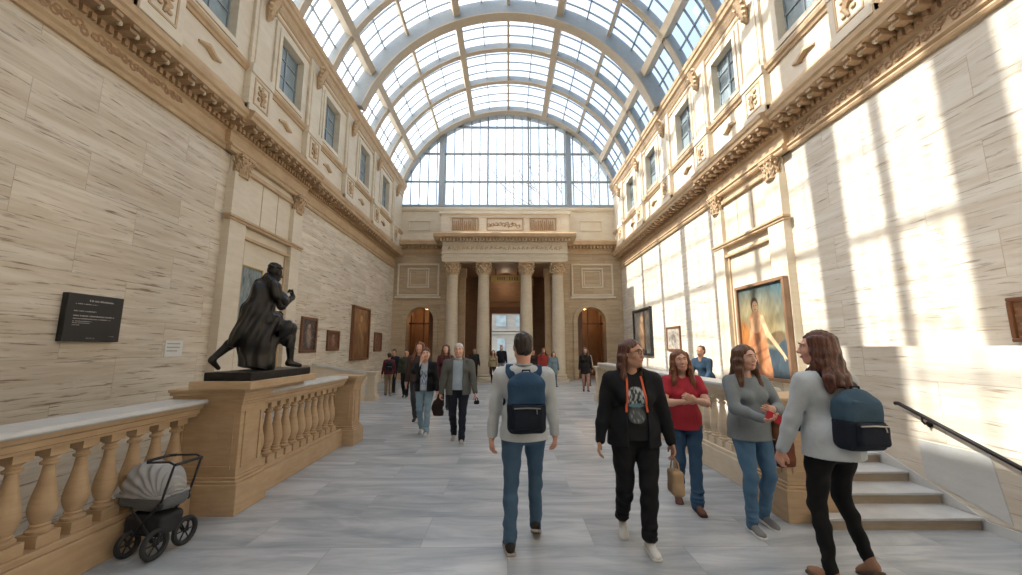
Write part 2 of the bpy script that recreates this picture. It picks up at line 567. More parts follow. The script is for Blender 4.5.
# ------------------------------------------------------------------ smooth solid modelling on a grid (surface nets)
class Solid:
    def __init__(s):
        s.ops = []
    def cone(s, a, b, ra, rb, k=0.02, sq=None):
        s.ops.append(('cone', np.array(a, float), np.array(b, float), ra, rb, k, sq)); return s
    def chain(s, pts, rs, k=0.02, sq=None):
        for i in range(len(pts)-1):
            s.cone(pts[i], pts[i+1], rs[i], rs[i+1], k, sq)
        return s
    def ell(s, c, r, k=0.02, rot=None):
        s.ops.append(('ell', np.array(c, float), np.array(r, float), rot, k)); return s
    def rbox(s, c, h, r, k=0.01, rot=None):
        s.ops.append(('rbox', np.array(c, float), np.array(h, float), r, rot, k)); return s
    def cut_ell(s, c, r, k=0.01, rot=None):
        s.ops.append(('cell', np.array(c, float), np.array(r, float), rot, k)); return s
    def cut_box(s, c, h, r=0.005, rot=None, k=0.006):
        s.ops.append(('cbox', np.array(c, float), np.array(h, float), r, rot, k)); return s
    def cut_half(s, p, n):
        n = np.array(n, float); n /= np.linalg.norm(n)
        s.ops.append(('half', np.array(p, float), n)); return s
    def noise(s, fn):
        s.ops.append(('noise', fn)); return s
    def bbox(s):
        lo = np.full(3, 1e9); hi = -lo
        for o in s.ops:
            if o[0] == 'cone':
                r = max(o[3], o[4])
                lo = np.minimum(lo, np.minimum(o[1], o[2])-r); hi = np.maximum(hi, np.maximum(o[1], o[2])+r)
            elif o[0] in ('ell', 'rbox'):
                r = np.max(o[2]) if o[3 if o[0] == 'ell' else 4] is not None else o[2]
                if o[0] == 'rbox' and o[4] is not None: r = np.linalg.norm(o[2])
                lo = np.minimum(lo, o[1]-r); hi = np.maximum(hi, o[1]+r)
        return lo-0.03, hi+0.03
    def field(s, h):
        lo, hi = s.bbox()
        lo = lo - 2*h; hi = hi + 2*h
        n = np.ceil((hi-lo)/h).astype(int)+1
        ax = [lo[i]+h*np.arange(n[i]) for i in range(3)]
        f = np.full(n, 0.5, np.float32)
        s.ax, s.h, s.lo = ax, h, lo
        for o in s.ops:
            if o[0] == 'noise':
                X, Y, Z = ax[0][:, None, None], ax[1][None, :, None], ax[2][None, None, :]
                band = o[1](X, Y, Z)
                f = f + band.astype(np.float32)
                continue
            if o[0] == 'half':
                X, Y, Z = ax[0][:, None, None], ax[1][None, :, None], ax[2][None, None, :]
                d = (X-o[1][0])*o[2][0] + (Y-o[1][1])*o[2][1] + (Z-o[1][2])*o[2][2]
                f = np.maximum(f, d.astype(np.float32))
                continue
            if o[0] == 'cone':
                r = max(o[3], o[4]); k = o[5]
                l = np.minimum(o[1], o[2])-r; u = np.maximum(o[1], o[2])+r
            elif o[0] in ('ell', 'cell'):
                R = np.full(3, o[2].max()) if o[3] is not None else o[2]; k = o[4]
                l = o[1]-R; u = o[1]+R
            else:
                R = np.full(3, np.linalg.norm(o[2])) if o[4] is not None else o[2]; k = o[5]
                l = o[1]-R; u = o[1]+R
            mgn = k + 3*h
            i0 = np.maximum(((l-mgn-lo)/h).astype(int), 0); i1 = np.minimum(((u+mgn-lo)/h).astype(int)+2, n)
            if np.any(i1 <= i0): continue
            sl = tuple(slice(i0[i], i1[i]) for i in range(3))
            P = np.stack(np.meshgrid(ax[0][sl[0]], ax[1][sl[1]], ax[2][sl[2]], indexing='ij'), -1)
            if o[0] == 'cone':
                a, b = o[1], o[2]; ab = b-a; L = max(ab@ab, 1e-12)
                t = np.clip(((P-a)@ab)/L, 0, 1)
                v = P-(a+t[..., None]*ab)
                rr = o[3]+(o[4]-o[3])*t
                if o[6] is not None:
                    nv = np.array(o[6][0], float); nv /= np.linalg.norm(nv); q = o[6][1]
                    v = v + (v@nv)[..., None]*nv*(1/q-1)
                    d = (np.linalg.norm(v, axis=-1)-rr)*(q+1)/2
                else:
                    d = np.linalg.norm(v, axis=-1)-rr
            elif o[0] in ('ell', 'cell'):
                q = P-o[1]
                if o[3] is not None: q = q@np.array(o[3])
                k0 = np.linalg.norm(q/o[2], axis=-1); k1 = np.linalg.norm(q/(o[2]**2), axis=-1)
                d = k0*(k0-1)/np.maximum(k1, 1e-6)
                d = np.where(k0 < 0.3, -o[2].min()*0.7, d)
            else:
                q = P-o[1]
                if o[4] is not None: q = q@np.array(o[4])
                q = np.abs(q)-(o[2]-o[3])
                d = np.linalg.norm(np.maximum(q, 0), axis=-1)+np.minimum(q.max(-1), 0)-o[3]
            g = f[sl]
            k = max(k, 1e-4)
            if o[0] in ('cell', 'cbox'):
                hh = np.clip(0.5-0.5*(g+d)/k, 0, 1)
                f[sl] = g*(1-hh)+(-d)*hh + k*hh*(1-hh)
            else:
                hh = np.clip(0.5+0.5*(g-d)/k, 0, 1)
                f[sl] = g*(1-hh)+d*hh - k*hh*(1-hh)
        s.f = f
        return f
    def mesh(s, name, h=0.01, scale=1.0):
        f = s.field(h); lo = s.lo
        sg = f < 0
        c = np.zeros(tuple(np.array(f.shape)-1), np.int8)
        for dx in (0, 1):
            for dy in (0, 1):
                for dz in (0, 1):
                    c += sg[dx:f.shape[0]-1+dx, dy:f.shape[1]-1+dy, dz:f.shape[2]-1+dz]
        mask = (c > 0) & (c < 8)
        I = np.argwhere(mask)
        idx = np.full(mask.shape, -1, np.int64); idx[mask] = np.arange(len(I))
        acc = np.zeros((len(I), 3)); cnt = np.zeros(len(I))
        for axis in range(3):
            o1, o2 = [(1, 2), (0, 2), (0, 1)][axis]
            for u in (0, 1):
                for v in (0, 1):
                    A = I.copy(); A[:, o1] += u; A[:, o2] += v
                    B = A.copy(); B[:, axis] += 1
                    fa = f[A[:, 0], A[:, 1], A[:, 2]]; fb = f[B[:, 0], B[:, 1], B[:, 2]]
                    x = (fa < 0) != (fb < 0)
                    t = np.where(x, fa/np.where(fa-fb == 0, 1, fa-fb), 0)
                    p = A.astype(float); p[:, axis] += t
                    acc[x] += p[x]; cnt[x] += 1
        V = (acc/cnt[:, None])*h+lo
        quads = []
        for axis in range(3):
            o1, o2 = [(1, 2), (2, 0), (0, 1)][axis]
            sh = [slice(None)]*3; sh2 = [slice(None)]*3
            sh[axis] = slice(0, -1); sh2[axis] = slice(1, None)
            a = sg[tuple(sh)]; b = sg[tuple(sh2)]
            E = np.argwhere(a != b)
            E = E[(E[:, o1] > 0) & (E[:, o2] > 0) & (E[:, o1] < f.shape[o1]-1) & (E[:, o2] < f.shape[o2]-1)]
            ins = a[E[:, 0], E[:, 1], E[:, 2]]
            def cell(d1, d2):
                q = E.copy(); q[:, o1] += d1; q[:, o2] += d2
                return idx[q[:, 0], q[:, 1], q[:, 2]]
            q = np.stack([cell(-1, -1), cell(0, -1), cell(0, 0), cell(-1, 0)], 1)
            q[~ins] = q[~ins][:, ::-1]
            quads.append(q)
        Q = np.concatenate(quads); Q = Q[(Q >= 0).all(1)]
        me = bpy.data.meshes.new(name)
        V = V*scale
        me.vertices.add(len(V)); me.vertices.foreach_set('co', V.astype(np.float32).ravel())
        me.loops.add(len(Q)*4); me.loops.foreach_set('vertex_index', Q.astype(np.int32).ravel())
        me.polygons.add(len(Q))
        me.polygons.foreach_set('loop_start', np.arange(0, len(Q)*4, 4, dtype=np.int32))
        me.polygons.foreach_set('loop_total', np.full(len(Q), 4, np.int32))
        me.update(calc_edges=True)
        me.shade_smooth()
        return me
    def front(s, x, z, sign=1):
        """y of the outermost surface at x, z seen from +y (sign 1) or -y"""
        i = int(round((x-s.ax[0][0])/s.h)); k = int(round((z-s.ax[2][0])/s.h))
        i = min(max(i, 0), s.f.shape[0]-1); k = min(max(k, 0), s.f.shape[2]-1)
        col = s.f[i, :, k]
        j = np.where(col < 0)[0]
        if len(j) == 0: return None
        if sign > 0:
            j = j[-1]; t = col[j]/(col[j]-col[j+1]) if j+1 < len(col) else 0
            return s.ax[1][j]+t*s.h
        j = j[0]; t = col[j]/(col[j]-col[j-1]) if j > 0 else 0
        return s.ax[1][j]-t*s.h

def folds(amp, f1=22.0, seed=0.0, vert=0.35):
    def fn(X, Y, Z):
        a = np.sin(f1*(X*0.8+Y*0.6)+6*np.sin(5*Z+seed)+seed)
        b = np.sin(f1*vert*2*Z+3*np.sin(f1*0.5*X+seed*2)+4*np.sin(f1*0.4*Y))
        return amp*(0.6*a+0.5*b)
    return fn

def painted_grid(name, fn, w, h, nx, ny, mat, place, parent, thick=0.0):
    """flat painted rectangle; fn(u,v) -> rgb arrays, u right, v up in 0..1; place(a,b)-> point"""
    us = np.linspace(0, 1, nx); vs = np.linspace(0, 1, ny)
    U, V = np.meshgrid(us, vs, indexing='ij')
    rgb = np.clip(fn(U, V), 0, 1)
    pts = [place(u, v) for u in us for v in vs]
    fs = [(i*ny+j, (i+1)*ny+j, (i+1)*ny+j+1, i*ny+j+1) for i in range(nx-1) for j in range(ny-1)]
    me = bpy.data.meshes.new(name)
    off = root_loc(parent) if parent is not None else Vector((0, 0, 0))
    me.from_pydata([tuple(Vector(p)-off) for p in pts], [], fs)
    at_ = me.color_attributes.new('paint', 'FLOAT_COLOR', 'POINT')
    cols = np.concatenate([rgb.reshape(-1, 3), np.ones((nx*ny, 1))], 1)
    at_.data.foreach_set('color', cols.astype(np.float32).ravel())
    me.update()
    return link_mesh(name, me, mat, parent)

# =================================================================== THE HALL
HALF = 6.3; END = 21.9; BACK = -5.0
CX = -0.17                         # centre line of the portico
WIN_Y = [-2.9, -0.3, 2.3, 4.85, 7.3, 10.05, 12.6, 15.7, 18.55]
PIL_Y = [-1.6, 1.0, 3.6, 6.05, 8.75, 11.35, 14.15, 17.15, 20.2]

fl = MB()
fl.box(-3.48, 6.9, BACK, 26.2, -2.2, 0)
fl.box(-6.9, -3.48, 8.05, 26.2, -2.2, 0)
fl.box(-6.9, -3.0, BACK, 8.2, -2.4, -2.2)
struct(obj('floor', fl, M['floor']))

lw = MB(); lw.box(-6.9, -HALF, BACK, 22.5, -2.4, 6.95)
wall_left = struct(obj('wall_left', lw, M['trav_l']))
rw = MB(); rw.box(HALF, 6.9, BACK, 22.5, -0.2, 6.95)
wall_right = struct(obj('wall_right', rw, M['trav_r']))
bw_ = MB(); bw_.box(-7, 7, BACK-0.4, BACK, -2.4, 15.6)
struct(obj('wall_back', bw_, M['trav_l']))

def side_profile(mb, sx, prof, y0, y1, dx=0.0):
    mb.prism([(sx*(x-dx), z) for x, z in prof], 'y', y0, y1)

ENT = [(6.42, 6.02), (6.24, 6.02), (6.22, 6.06), (6.24, 6.10), (6.20, 6.14), (6.24, 6.2), (6.27, 6.22), (6.27, 6.46),
       (6.22, 6.50), (6.20, 6.54), (6.20, 6.66), (6.14, 6.69), (5.86, 6.73), (5.84, 6.80), (5.80, 6.84), (5.78, 6.93), (5.9, 6.97), (6.42, 6.97)]

def corinthian(h, r, n=8, flat=False):
    """capital: bell, two rows of leaves, corner volutes, slab; base at z=0"""
    mb = MB()
    mb.lathe([(r*0.98, 0), (r*1.06, 0.02*h), (r*1.06, 0.06*h), (r*0.92, 0.08*h), (r*0.95, 0.5*h), (r*1.2, 0.82*h), (r*1.28, 0.86*h)], n=16)
    for row, (z0, z1, out, off) in enumerate(((0.07, 0.42, 1.42, 0.0), (0.3, 0.68, 1.52, 0.5))):
        for i in range(n):
            a = 2*PI*(i+off)/n
            ca, sa = math.cos(a), math.sin(a)
            P = [(0.98, z0), (1.06, z0+(z1-z0)*0.5), (1.18, z1-0.04), (out, z1), (out+0.04, z1-0.07)]
            mb.tube([(r*q*ca, r*q*sa, h*z) for q, z in P], [r*0.2, r*0.27, r*0.24, r*0.15, r*0.05], 6, ((ca, sa, 0), 0.4))
            for sd_ in (-1, 1):
                b = a + sd_*0.22
                mb.ball((r*1.2*math.cos(b), r*1.2*math.sin(b), h*(z0+z1)/2), (r*0.12, r*0.12, h*0.09), 6, 4)
    for i in range(4):
        a = PI/4+i*PI/2
        ca, sa = math.cos(a), math.sin(a)
        mb.tube([(r*q*ca, r*q*sa, h*z) for q, z in ((1.0, 0.5), (1.15, 0.72), (1.45, 0.86), (1.66, 0.84), (1.68, 0.74), (1.55, 0.71), (1.5, 0.78))],
                [r*0.09, r*0.1, r*0.12, r*0.12, r*0.1, r*0.08, r*0.05], 6)
        b = i*PI/2
        mb.ball((r*1.3*math.cos(b), r*1.3*math.sin(b), h*0.88), (r*0.18, r*0.18, h*0.09), 6, 5)
    q = r*1.42
    pts = []
    for i in range(4):
        a = PI/4+i*PI/2
        pts.append((q*1.28*math.cos(a-0.09), q*1.28*math.sin(a-0.09)))
        pts.append((q*1.28*math.cos(a+0.09), q*1.28*math.sin(a+0.09)))
        pts.append((q*0.86*math.cos(a+PI/4), q*0.86*math.sin(a+PI/4)))
    mb.prism(pts, 'z', h*0.87, h*0.94)
    mb.prism([(x*1.04, y*1.04) for x, y in pts], 'z', h*0.94, h)
    return mb

def acanthus(seed=0):
    """carved leaf bracket, 0.35 wide (y), 0.62 tall, standing out 0.28 along +x from x=0"""
    r_ = random.Random(seed)
    mb = MB()
    mb.tube([(0.02, 0, 0), (0.09, 0, 0.08), (0.1, 0, 0.3), (0.16, 0, 0.48), (0.24, 0, 0.6)], [0.03, 0.07, 0.1, 0.12, 0.1], 8)
    for j in range(5):
        z = 0.12+0.11*j; wd = 0.07+0.025*j
        for sg in (-1, 1):
            mb.tube([(0.06+0.03*j, 0, z), (0.12+0.025*j, sg*wd*0.7, z+0.03), (0.11+0.02*j, sg*wd*1.2, z-0.02)], [0.04, 0.05, 0.02], 6)
            mb.ball((0.13+0.02*j, sg*wd*0.5, z+r_.uniform(-.02, .02)), (0.04, 0.035, 0.035), 6, 4)
    mb.torus((0.2, -0.13, 0.52), 0.06, 0.03, 'x', 12, 5)
    mb.torus((0.2, 0.13, 0.52), 0.06, 0.03, 'x', 12, 5)
    return mb

cap_small_mesh = None
def side_wall_details(sx, root, tagname):
    """entablature, bay with pilasters, upper storey of one long side; all children of the wall"""
    warm = M['tan'] if sx < 0 else M['tan']
    e = MB()
    side_profile(e, sx, ENT, BACK, END)
    side_profile(e, sx, ENT, 8.35, 11.8, 0.12)
    obj('entablature', e, warm, root)
    # carved bands: small blocks and eggs under the cornice
    d = MB(); g = MB(); sc = MB()
    y = -1.0
    r_ = random.Random(5 if sx < 0 else 9)
    while y < 21.6:
        dx = 0.12 if 8.35 < y < 11.8 else 0.0
        d.box(sx*(6.2-dx), sx*(5.93-dx), y, y+0.13, 6.60, 6.72)
        d.box(sx*(5.93-dx), sx*(5.88-dx), y+0.01, y+0.12, 6.66, 6.72)
        if y < 13:
            g.ball((sx*(6.02-dx), y+0.21, 6.66), (0.05, 0.04, 0.05), 6, 4)
        y += 0.29
    y = 0.5
    while y < 21.5:
        dx = 0.12 if 8.35 < y < 11.8 else 0.0
        d.box(sx*(6.2-dx), sx*(6.14-dx), y, y+0.07, 6.5, 6.6)
        y += 0.13
    obj('modillions', d, M['tan_dark'], root)
    obj('egg_ornament', g, M['cream'], root, smooth=True)
    y = 1.5
    while y < 7.2 or (sx > 0 and y < 8.2):
        zc = 6.34
        for k in range(2):
            a = r_.uniform(0, 6.28)
            sc.torus((sx*6.265, y+0.05*math.cos(a), zc+r_.uniform(-.05, .05)), 0.05, 0.018, 'x', 8, 4)
        sc.ball((sx*6.26, y+0.08, zc+r_.uniform(-.07, .07)), (0.025, 0.035, 0.03), 6, 4)
        y += 0.15
    obj('scroll_frieze', sc, M['tan_dark'], root, smooth=True)
    # the bay
    b = MB()
    b.box(sx*HALF, sx*6.235, 8.62, 11.55, -0.0, 6.03)
    obj('bay_panel', b, M['cream'], root)
    p = MB()
    for (a, c_) in ((8.58, 9.12), (11.1, 11.6)):
        p.box(sx*HALF, sx*6.12, a, c_, 0, 5.62)
        p.box(sx*HALF, sx*6.08, a-0.04, c_+0.04, 0, 0.3)
    obj('pilasters', p, M['cream'], root)
    m_ = MB()
    def bar(y0, y1, z0, z1, out=0.05):
        m_.box(sx*6.24, sx*(6.235-out), y0, y1, z0, z1)
    bar(8.5, 11.66, 4.56, 4.62, 0.17); bar(8.52, 11.64, 4.50, 4.56, 0.14)
    bar(9.12, 11.1, 4.2, 4.27, 0.09); bar(9.2, 9.26, 0.3, 4.2, 0.04); bar(10.98, 11.04, 0.3, 4.2, 0.04)
    bar(9.12, 11.1, 5.76, 5.86, 0.08)
    bar(9.78, 9.80, 4.62, 5.76, 0.012); bar(10.46, 10.48, 4.62, 5.76, 0.012)
    obj('bay_moulding', m_, warm, root, bevel=0.008)
    for yy in (8.85, 11.35):
        mb = corinthian(0.5, 0.17)
        mat_ = Matrix.Translation((sx*6.16, yy, 5.55)) @ Matrix.Diagonal((0.7, 1.0, 1.0, 1.0))
        mb.xform(mat_)
        obj('capital', mb, M['tan'], root, smooth=True)
    # upper storey
    u = MB()
    ys = []
    for c_ in WIN_Y:
        ys.append((c_-0.55, c_+0.55))
    X0, X1 = sx*5.98, sx*6.9
    u.box(X0, X1, BACK, END, 6.95, 8.3)
    u.box(X0, X1, BACK, END, 9.82, 10.95)
    prev = BACK
    for (a, c_) in ys:
        u.box(X0, X1, prev, a, 8.3, 9.82); prev = c_
    u.box(X0, X1, prev, END, 8.3, 9.82)
    obj('upper_storey', u, M['cream'], root)
    c = MB()
    side_profile(c, sx, [(6.1, 7.92), (5.94, 7.92), (5.92, 7.97), (5.88, 8.0), (5.86, 8.07), (5.9, 8.1), (6.1, 8.12)], BACK, END)
    side_profile(c, sx, [(6.1, 6.96), (5.9, 6.96), (5.9, 7.1), (5.93, 7.13), (5.96, 7.2), (6.1, 7.2)], BACK, END)
    side_profile(c, sx, [(6.1, 10.3), (5.95, 10.32), (5.92, 10.38), (5.94, 10.44), (5.9, 10.56), (5.84, 10.6), (5.82, 10.7), (5.78, 10.74), (5.76, 10.86), (5.84, 10.97), (6.1, 10.97)], BACK, END)
    side_profile(c, sx, [(6.1, 10.12), (5.955, 10.13), (5.94, 10.17), (5.955, 10.21), (6.1, 10.22)], BACK, END)
    obj('string_course', c, M['tan'] if sx < 0 else M['tan'], root)
    q = MB()
    for yy in PIL_Y:
        q.box(X0, sx*5.90, yy-0.36, yy+0.36, 8.1, 10.32)
        q.box(X0, sx*5.87, yy-0.26, yy+0.26, 8.1, 10.0)
        q.box(X0, sx*5.82, yy-0.42, yy+0.42, 7.0, 7.9)
        q.box(X0, sx*5.79, yy-0.42, yy+0.42, 7.9, 8.12)
        q.box(X0, sx*5.79, yy-0.42, yy+0.42, 6.97, 7.14)
    obj('upper_pilasters', q, M['cream'], root, bevel=0.012)
    r2 = MB()
    for yy in PIL_Y[3:]:
        for s_ in (-1, 1):
            r2.box(sx*5.83, sx*5.805, yy+s_*0.26-0.02, yy+s_*0.26+0.02, 7.24, 7.8)
        r2.box(sx*5.83, sx*5.805, yy-0.28, yy+0.28, 7.2, 7.24); r2.box(sx*5.83, sx*5.805, yy-0.28, yy+0.28, 7.8, 7.84)
        r2.tube([(sx*5.81, yy, 7.3), (sx*5.79, yy+0.05, 7.45), (sx*5.79, yy-0.05, 7.58), (sx*5.8, yy, 7.74)], [0.03, 0.06, 0.06, 0.03], 6)
        for t_ in (7.36, 7.5, 7.64):
            r2.ball((sx*5.8, yy+0.1, t_), (0.03, 0.06, 0.05), 6, 4); r2.ball((sx*5.8, yy-0.1, t_+.04), (0.03, 0.06, 0.05), 6, 4)
    for a in WIN_Y[4:]:
        r2.tube([(sx*5.97, a-0.3, 7.55), (sx*5.95, a-0.1, 7.6), (sx*5.95, a+0.1, 7.5), (sx*5.97, a+0.3, 7.55)], [0.03, 0.07, 0.07, 0.03], 6)
    obj('relief_ornament', r2, M['tan'], root, smooth=True)
    for i, yy in enumerate(PIL_Y[3:]):
        mb = acanthus(i)
        mb.xform(Matrix.Translation((sx*5.89, yy, 9.55)) @ Matrix.Rotation(PI if sx > 0 else 0, 4, 'Z') @ Matrix.Diagonal((1, 1.1, 1.05, 1)))
        obj('bracket', mb, M['tan'], root, smooth=True)
    return ys

side_wall_details(-1, wall_left, 'left')
side_wall_details(1, wall_right, 'right')

wn = 0
for sx in (-1, 1):
    for c_ in WIN_Y:
        wn += 1
        if c_ < 4: 
            pass
        root = struct(empty('window_%d' % wn, (sx*6.1, c_, 8.3)))
        f = MB()
        for (o, d0, d1) in ((0.0, 5.90, 6.2), (0.125, 5.93, 5.975)):
            a, b = 0.54+o, 0.66+o
            for s_ in (-1, 1):
                f.box(sx*d0, sx*d1, c_+s_*a, c_+s_*b, 8.31-o, 9.81+o)
            f.box(sx*d0, sx*d1, c_-b, c_+b, 8.19-o, 8.31-o)
            f.box(sx*d0, sx*d1, c_-b, c_+b, 9.81+o, 9.93+o)
        obj('window_surround', f, M['cream'], root)
        g = MB()
        g.box(sx*6.09, sx*6.15, c_-0.03, c_+0.03, 8.3, 9.82)
        g.box(sx*6.09, sx*6.15, c_-0.55, c_+0.55, 8.9, 8.94)
        g.box(sx*6.09, sx*6.15, c_-0.55, c_+0.55, 9.4, 9.43)
        for s_ in (-1, 1):
            g.box(sx*6.09, sx*6.15, c_+s_*0.55, c_+s_*0.5, 8.3, 9.82)
        g.box(sx*6.09, sx*6.15, c_-0.55, c_+0.55, 8.3, 8.36); g.box(sx*6.09, sx*6.15, c_-0.55, c_+0.55, 9.76, 9.82)
        obj('window_frame', g, M['muntin'], root)
        g = MB(); g.box(sx*6.12, sx*6.13, c_-0.535, c_+0.535, 8.315, 9.805)
        obj('pane', g, M['pane'], root)

# ------------------------------------------------------------------ end wall with portico
def arch_fill(mb, xa, xb, zs, zt, y0, y1, n=16):
    """solid above a round arch between xa..xb springing at zs, filling up to zt"""
    cx, r = (xa+xb)/2, (xb-xa)/2
    for i in range(n):
        a0 = PI-PI*i/n; a1 = PI-PI*(i+1)/n
        p0 = (cx+r*math.cos(a0), zs+r*math.sin(a0)); p1 = (cx+r*math.cos(a1), zs+r*math.sin(a1))
        mb.prism([p0, p1, (p1[0], zt), (p0[0], zt)], 'y', y0, y1)

AL = (-5.52, -4.05); AR = (3.78, 5.32)
DX0, DX1 = -2.75, 2.42
E1 = END+0.6
ew = MB()
ew.box(-6.9, AL[0], END, E1, 0, 7.6); ew.box(AL[1], DX0, END, E1, 0, 7.6)
ew.box(DX1, AR[0], END, E1, 0, 7.6); ew.box(AR[1], 6.9, END, E1, 0, 7.6)
arch_fill(ew, AL[0], AL[1], 3.15, 4.1, END, E1); arch_fill(ew, AR[0], AR[1], 3.12, 4.1, END, E1)
ew.box(AL[0], AL[1], END, E1, 4.1, 7.6); ew.box(AR[0], AR[1], END, E1, 4.1, 7.6)
ew.box(DX0, DX1, END, E1, 6.3, 7.6)
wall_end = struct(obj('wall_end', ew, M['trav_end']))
at_ = MB()
at_.box(-6.0, 6.0, END-0.12, E1, 7.55, 9.4)
at_.prism([(END-0.12, 9.25), (END-0.2, 9.3), (END-0.25, 9.4), (END-0.25, 9.5), (END, 9.55), (E1, 9.55), (E1, 9.25)], 'x', -6.05, 6.05)
at_.box(-6.9, -6.0, END, E1, 7.5, 9.5); at_.box(6.0, 6.9, END, E1, 7.5, 9.5)
obj('attic', at_, M['cream'], wall_end)
cc = MB()
for x0, x1 in ((-6.3, -3.5), (3.2, 6.3)):
    cc.prism([(END, 6.85), (END-0.06, 6.85), (END-0.08, 6.95), (END-0.05, 7.0), (END-0.05, 7.2), (END-0.12, 7.25), (END-0.4, 7.32), (END-0.45, 7.5), (END-0.4, 7.58), (END, 7.6)], 'x', x0, x1)
    y = x0
    while y < x1-0.1:
        cc.box(y, y+0.09, END-0.3, END-0.05, 7.15, 7.27); y += 0.19
obj('cornice', cc, M['tan'], wall_end)
pf = MB()
def rect_frame(mb, x0, x1, z0, z1, y, t=0.08, out=0.06):
    mb.box(x0, x1, y-out, y, z0, z0+t); mb.box(x0, x1, y-out, y, z1-t, z1)
    mb.box(x0, x0+t, y-out, y, z0+t, z1-t); mb.box(x1-t, x1, y-out, y, z0+t, z1-t)
for (a, b) in ((-6.1, -3.8), (3.5, 5.8)):
    m0 = (a+b)/2
    rect_frame(pf, a, b, 4.5, 6.3, END, 0.09, 0.08)
    rect_frame(pf, m0-0.6, m0+0.6, 4.95, 6.05, END, 0.08, 0.07)
    rect_frame(pf, m0-0.46, m0+0.46, 5.09, 5.91, END, 0.04, 0.03)
    rect_frame(pf, m0-0.62, m0+0.62, 8.15, 8.75, END-0.12, 0.06, 0.05)
    pf.box(a-0.1, b+0.1, END-0.13, END, 4.36, 4.47)
obj('wall_panel_moulding', pf, M['cream'], wall_end, bevel=0.01)
ar = MB()
for (xa, xb), zs in ((AL, 3.15), (AR, 3.12)):
    cx_ = (xa+xb)/2; r = (xb-xa)/2
    ar.arc(END-0.07, END+0.05, r, r+0.24, -90, 90, 20, zs, cx_)
    for x0, x1 in ((xa-0.24, xa), (xb, xb+0.24)):
        ar.box(x0, x1, END-0.07, END+0.05, 0, zs)
    for x0, x1 in ((xa-0.28, xa+0.0), (xb-0.0, xb+0.28)):
        ar.box(x0, x1, END-0.1, END+0.05, zs-0.1, zs+0.02)
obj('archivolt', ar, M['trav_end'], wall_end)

# portico: slab of entablature, attic block, inner room
po = MB()
PX0, PX1 = -3.42, 3.08
PY = 20.35
po.box(PX0, PX1, PY, END, 6.1, 7.3)
po.box(PX0-0.03, PX1+0.03, PY-0.03, END, 6.3, 6.36)
po.box(PX0-0.05, PX1+0.05, PY-0.05, END, 6.52, 6.6)
obj('portico_entablature', po, M['column'], wall_end)
po = MB()
po.prism([(PY, 7.25), (PY-0.12, 7.28), (PY-0.35, 7.36), (PY-0.4, 7.5), (PY-0.36, 7.58), (END, 7.6), (END, 7.25)], 'x', PX0-0.42, PX1+0.42)
x = PX0-0.1
while x < PX1+0.05:
    po.box(x, x+0.08, PY-0.24, PY+0.02, 7.14, 7.28); x += 0.17
obj('portico_cornice', po, M['tan'], wall_end)
fz = MB()
x = PX0+0.3
r_ = random.Random(3)
while x < PX1-0.3:
    fz.tube([(x, PY-0.0, 6.72+r_.uniform(-.04, .04)), (x+0.07, PY-0.03, 6.85), (x+0.15, PY-0.0, 6.95+r_.uniform(-.05, .05))], [0.02, 0.05, 0.02], 6)
    fz.ball((x+0.14, PY, 6.75+r_.uniform(0, .1)), (0.05, 0.04, 0.04), 6, 4)
    x += 0.24
obj('portico_frieze_relief', fz, M['tan'], wall_end, smooth=True)
ab = MB()
ab.box(CX-3.5, CX+3.5, 21.25, END, 7.58, 8.95); ab.box(CX-3.6, CX+3.6, 21.15, END, 8.95, 9.1); ab.box(CX-3.6, CX+3.6, 21.17, END, 7.58, 7.75)
rect_frame(ab, CX-3.1, CX+3.1, 7.95, 8.8, 21.25, 0.05, 0.04)
obj('attic_block', ab, M['cream'], wall_end)
rl = MB()
for (a, b, kind) in ((-2.95, -1.5, 0), (-1.05, 0.95, 1), (1.3, 2.75, 0)):
    a += CX+0.05; b += CX+0.05
    rect_frame(rl, a, b, 8.0, 8.72, 21.25, 0.045, 0.06)
    x = a+0.12
    while x < b-0.1:
        if kind == 0:
            hh = r_.uniform(0.42, 0.55)
            rl.tube([(x, 21.22, 8.06), (x+r_.uniform(-.02, .02), 21.19, 8.06+hh*0.5), (x, 21.22, 8.06+hh)], [0.04, 0.045, 0.025], 6)
            rl.ball((x, 21.2, 8.08+hh), 0.035, 6, 4)
            x += 0.115
        else:
            rl.torus((x, 21.24, 8.36+r_.uniform(-.12, .12)), 0.08, 0.022, 'y', 10, 4)
            rl.ball((x+.08, 21.23, 8.3+r_.uniform(-.12, .15)), (0.05, 0.03, 0.07), 6, 4)
            x += 0.2
obj('relief_panel', rl, M['tan_dark'], wall_end, smooth=True)

br = MB()                                              # brown inner room behind the columns
br.box(DX0-0.3, DX0, END+0.1, 26.0, 0, 6.5); br.box(DX1, DX1+0.3, END+0.1, 26.0, 0, 6.5)
br.box(DX0, DX1, E1, 26.0, 6.2, 6.5)
br.box(DX0, -1.3, 25.6, 26.0, 0, 6.3); br.box(1.0, DX1, 25.6, 26.0, 0, 6.3); br.box(-1.3, 1.0, 25.6, 26.0, 4.0, 6.3)
br.box(PX0+0.3, PX1-0.3, PY+0.3, END, 6.05, 6.1)
x = DX0+0.3
for k in range(4):
    rect_frame(br, DX0+0.4+k*1.2, DX0+1.3+k*1.2, 4.6, 5.8, 25.6, 0.07, 0.05)
obj('inner_hall', br, M['brown'], wall_end)
ia = MB()
for x0 in (DX0, DX1-0.38, -1.75, 1.2):
    yy = END+0.15 if x0 in (DX0, DX1-0.38) else 25.3
    ia.box(x0, x0+0.38, yy, yy+0.35, 0, 5.6); ia.box(x0-0.05, x0+0.43, yy-0.05, yy+0.35, 5.6, 6.1); ia.box(x0-0.05, x0+0.43, yy-0.05, yy+0.35, 0, 0.3)
obj('inner_pilasters', ia, M['tan'], wall_end, bevel=0.01)
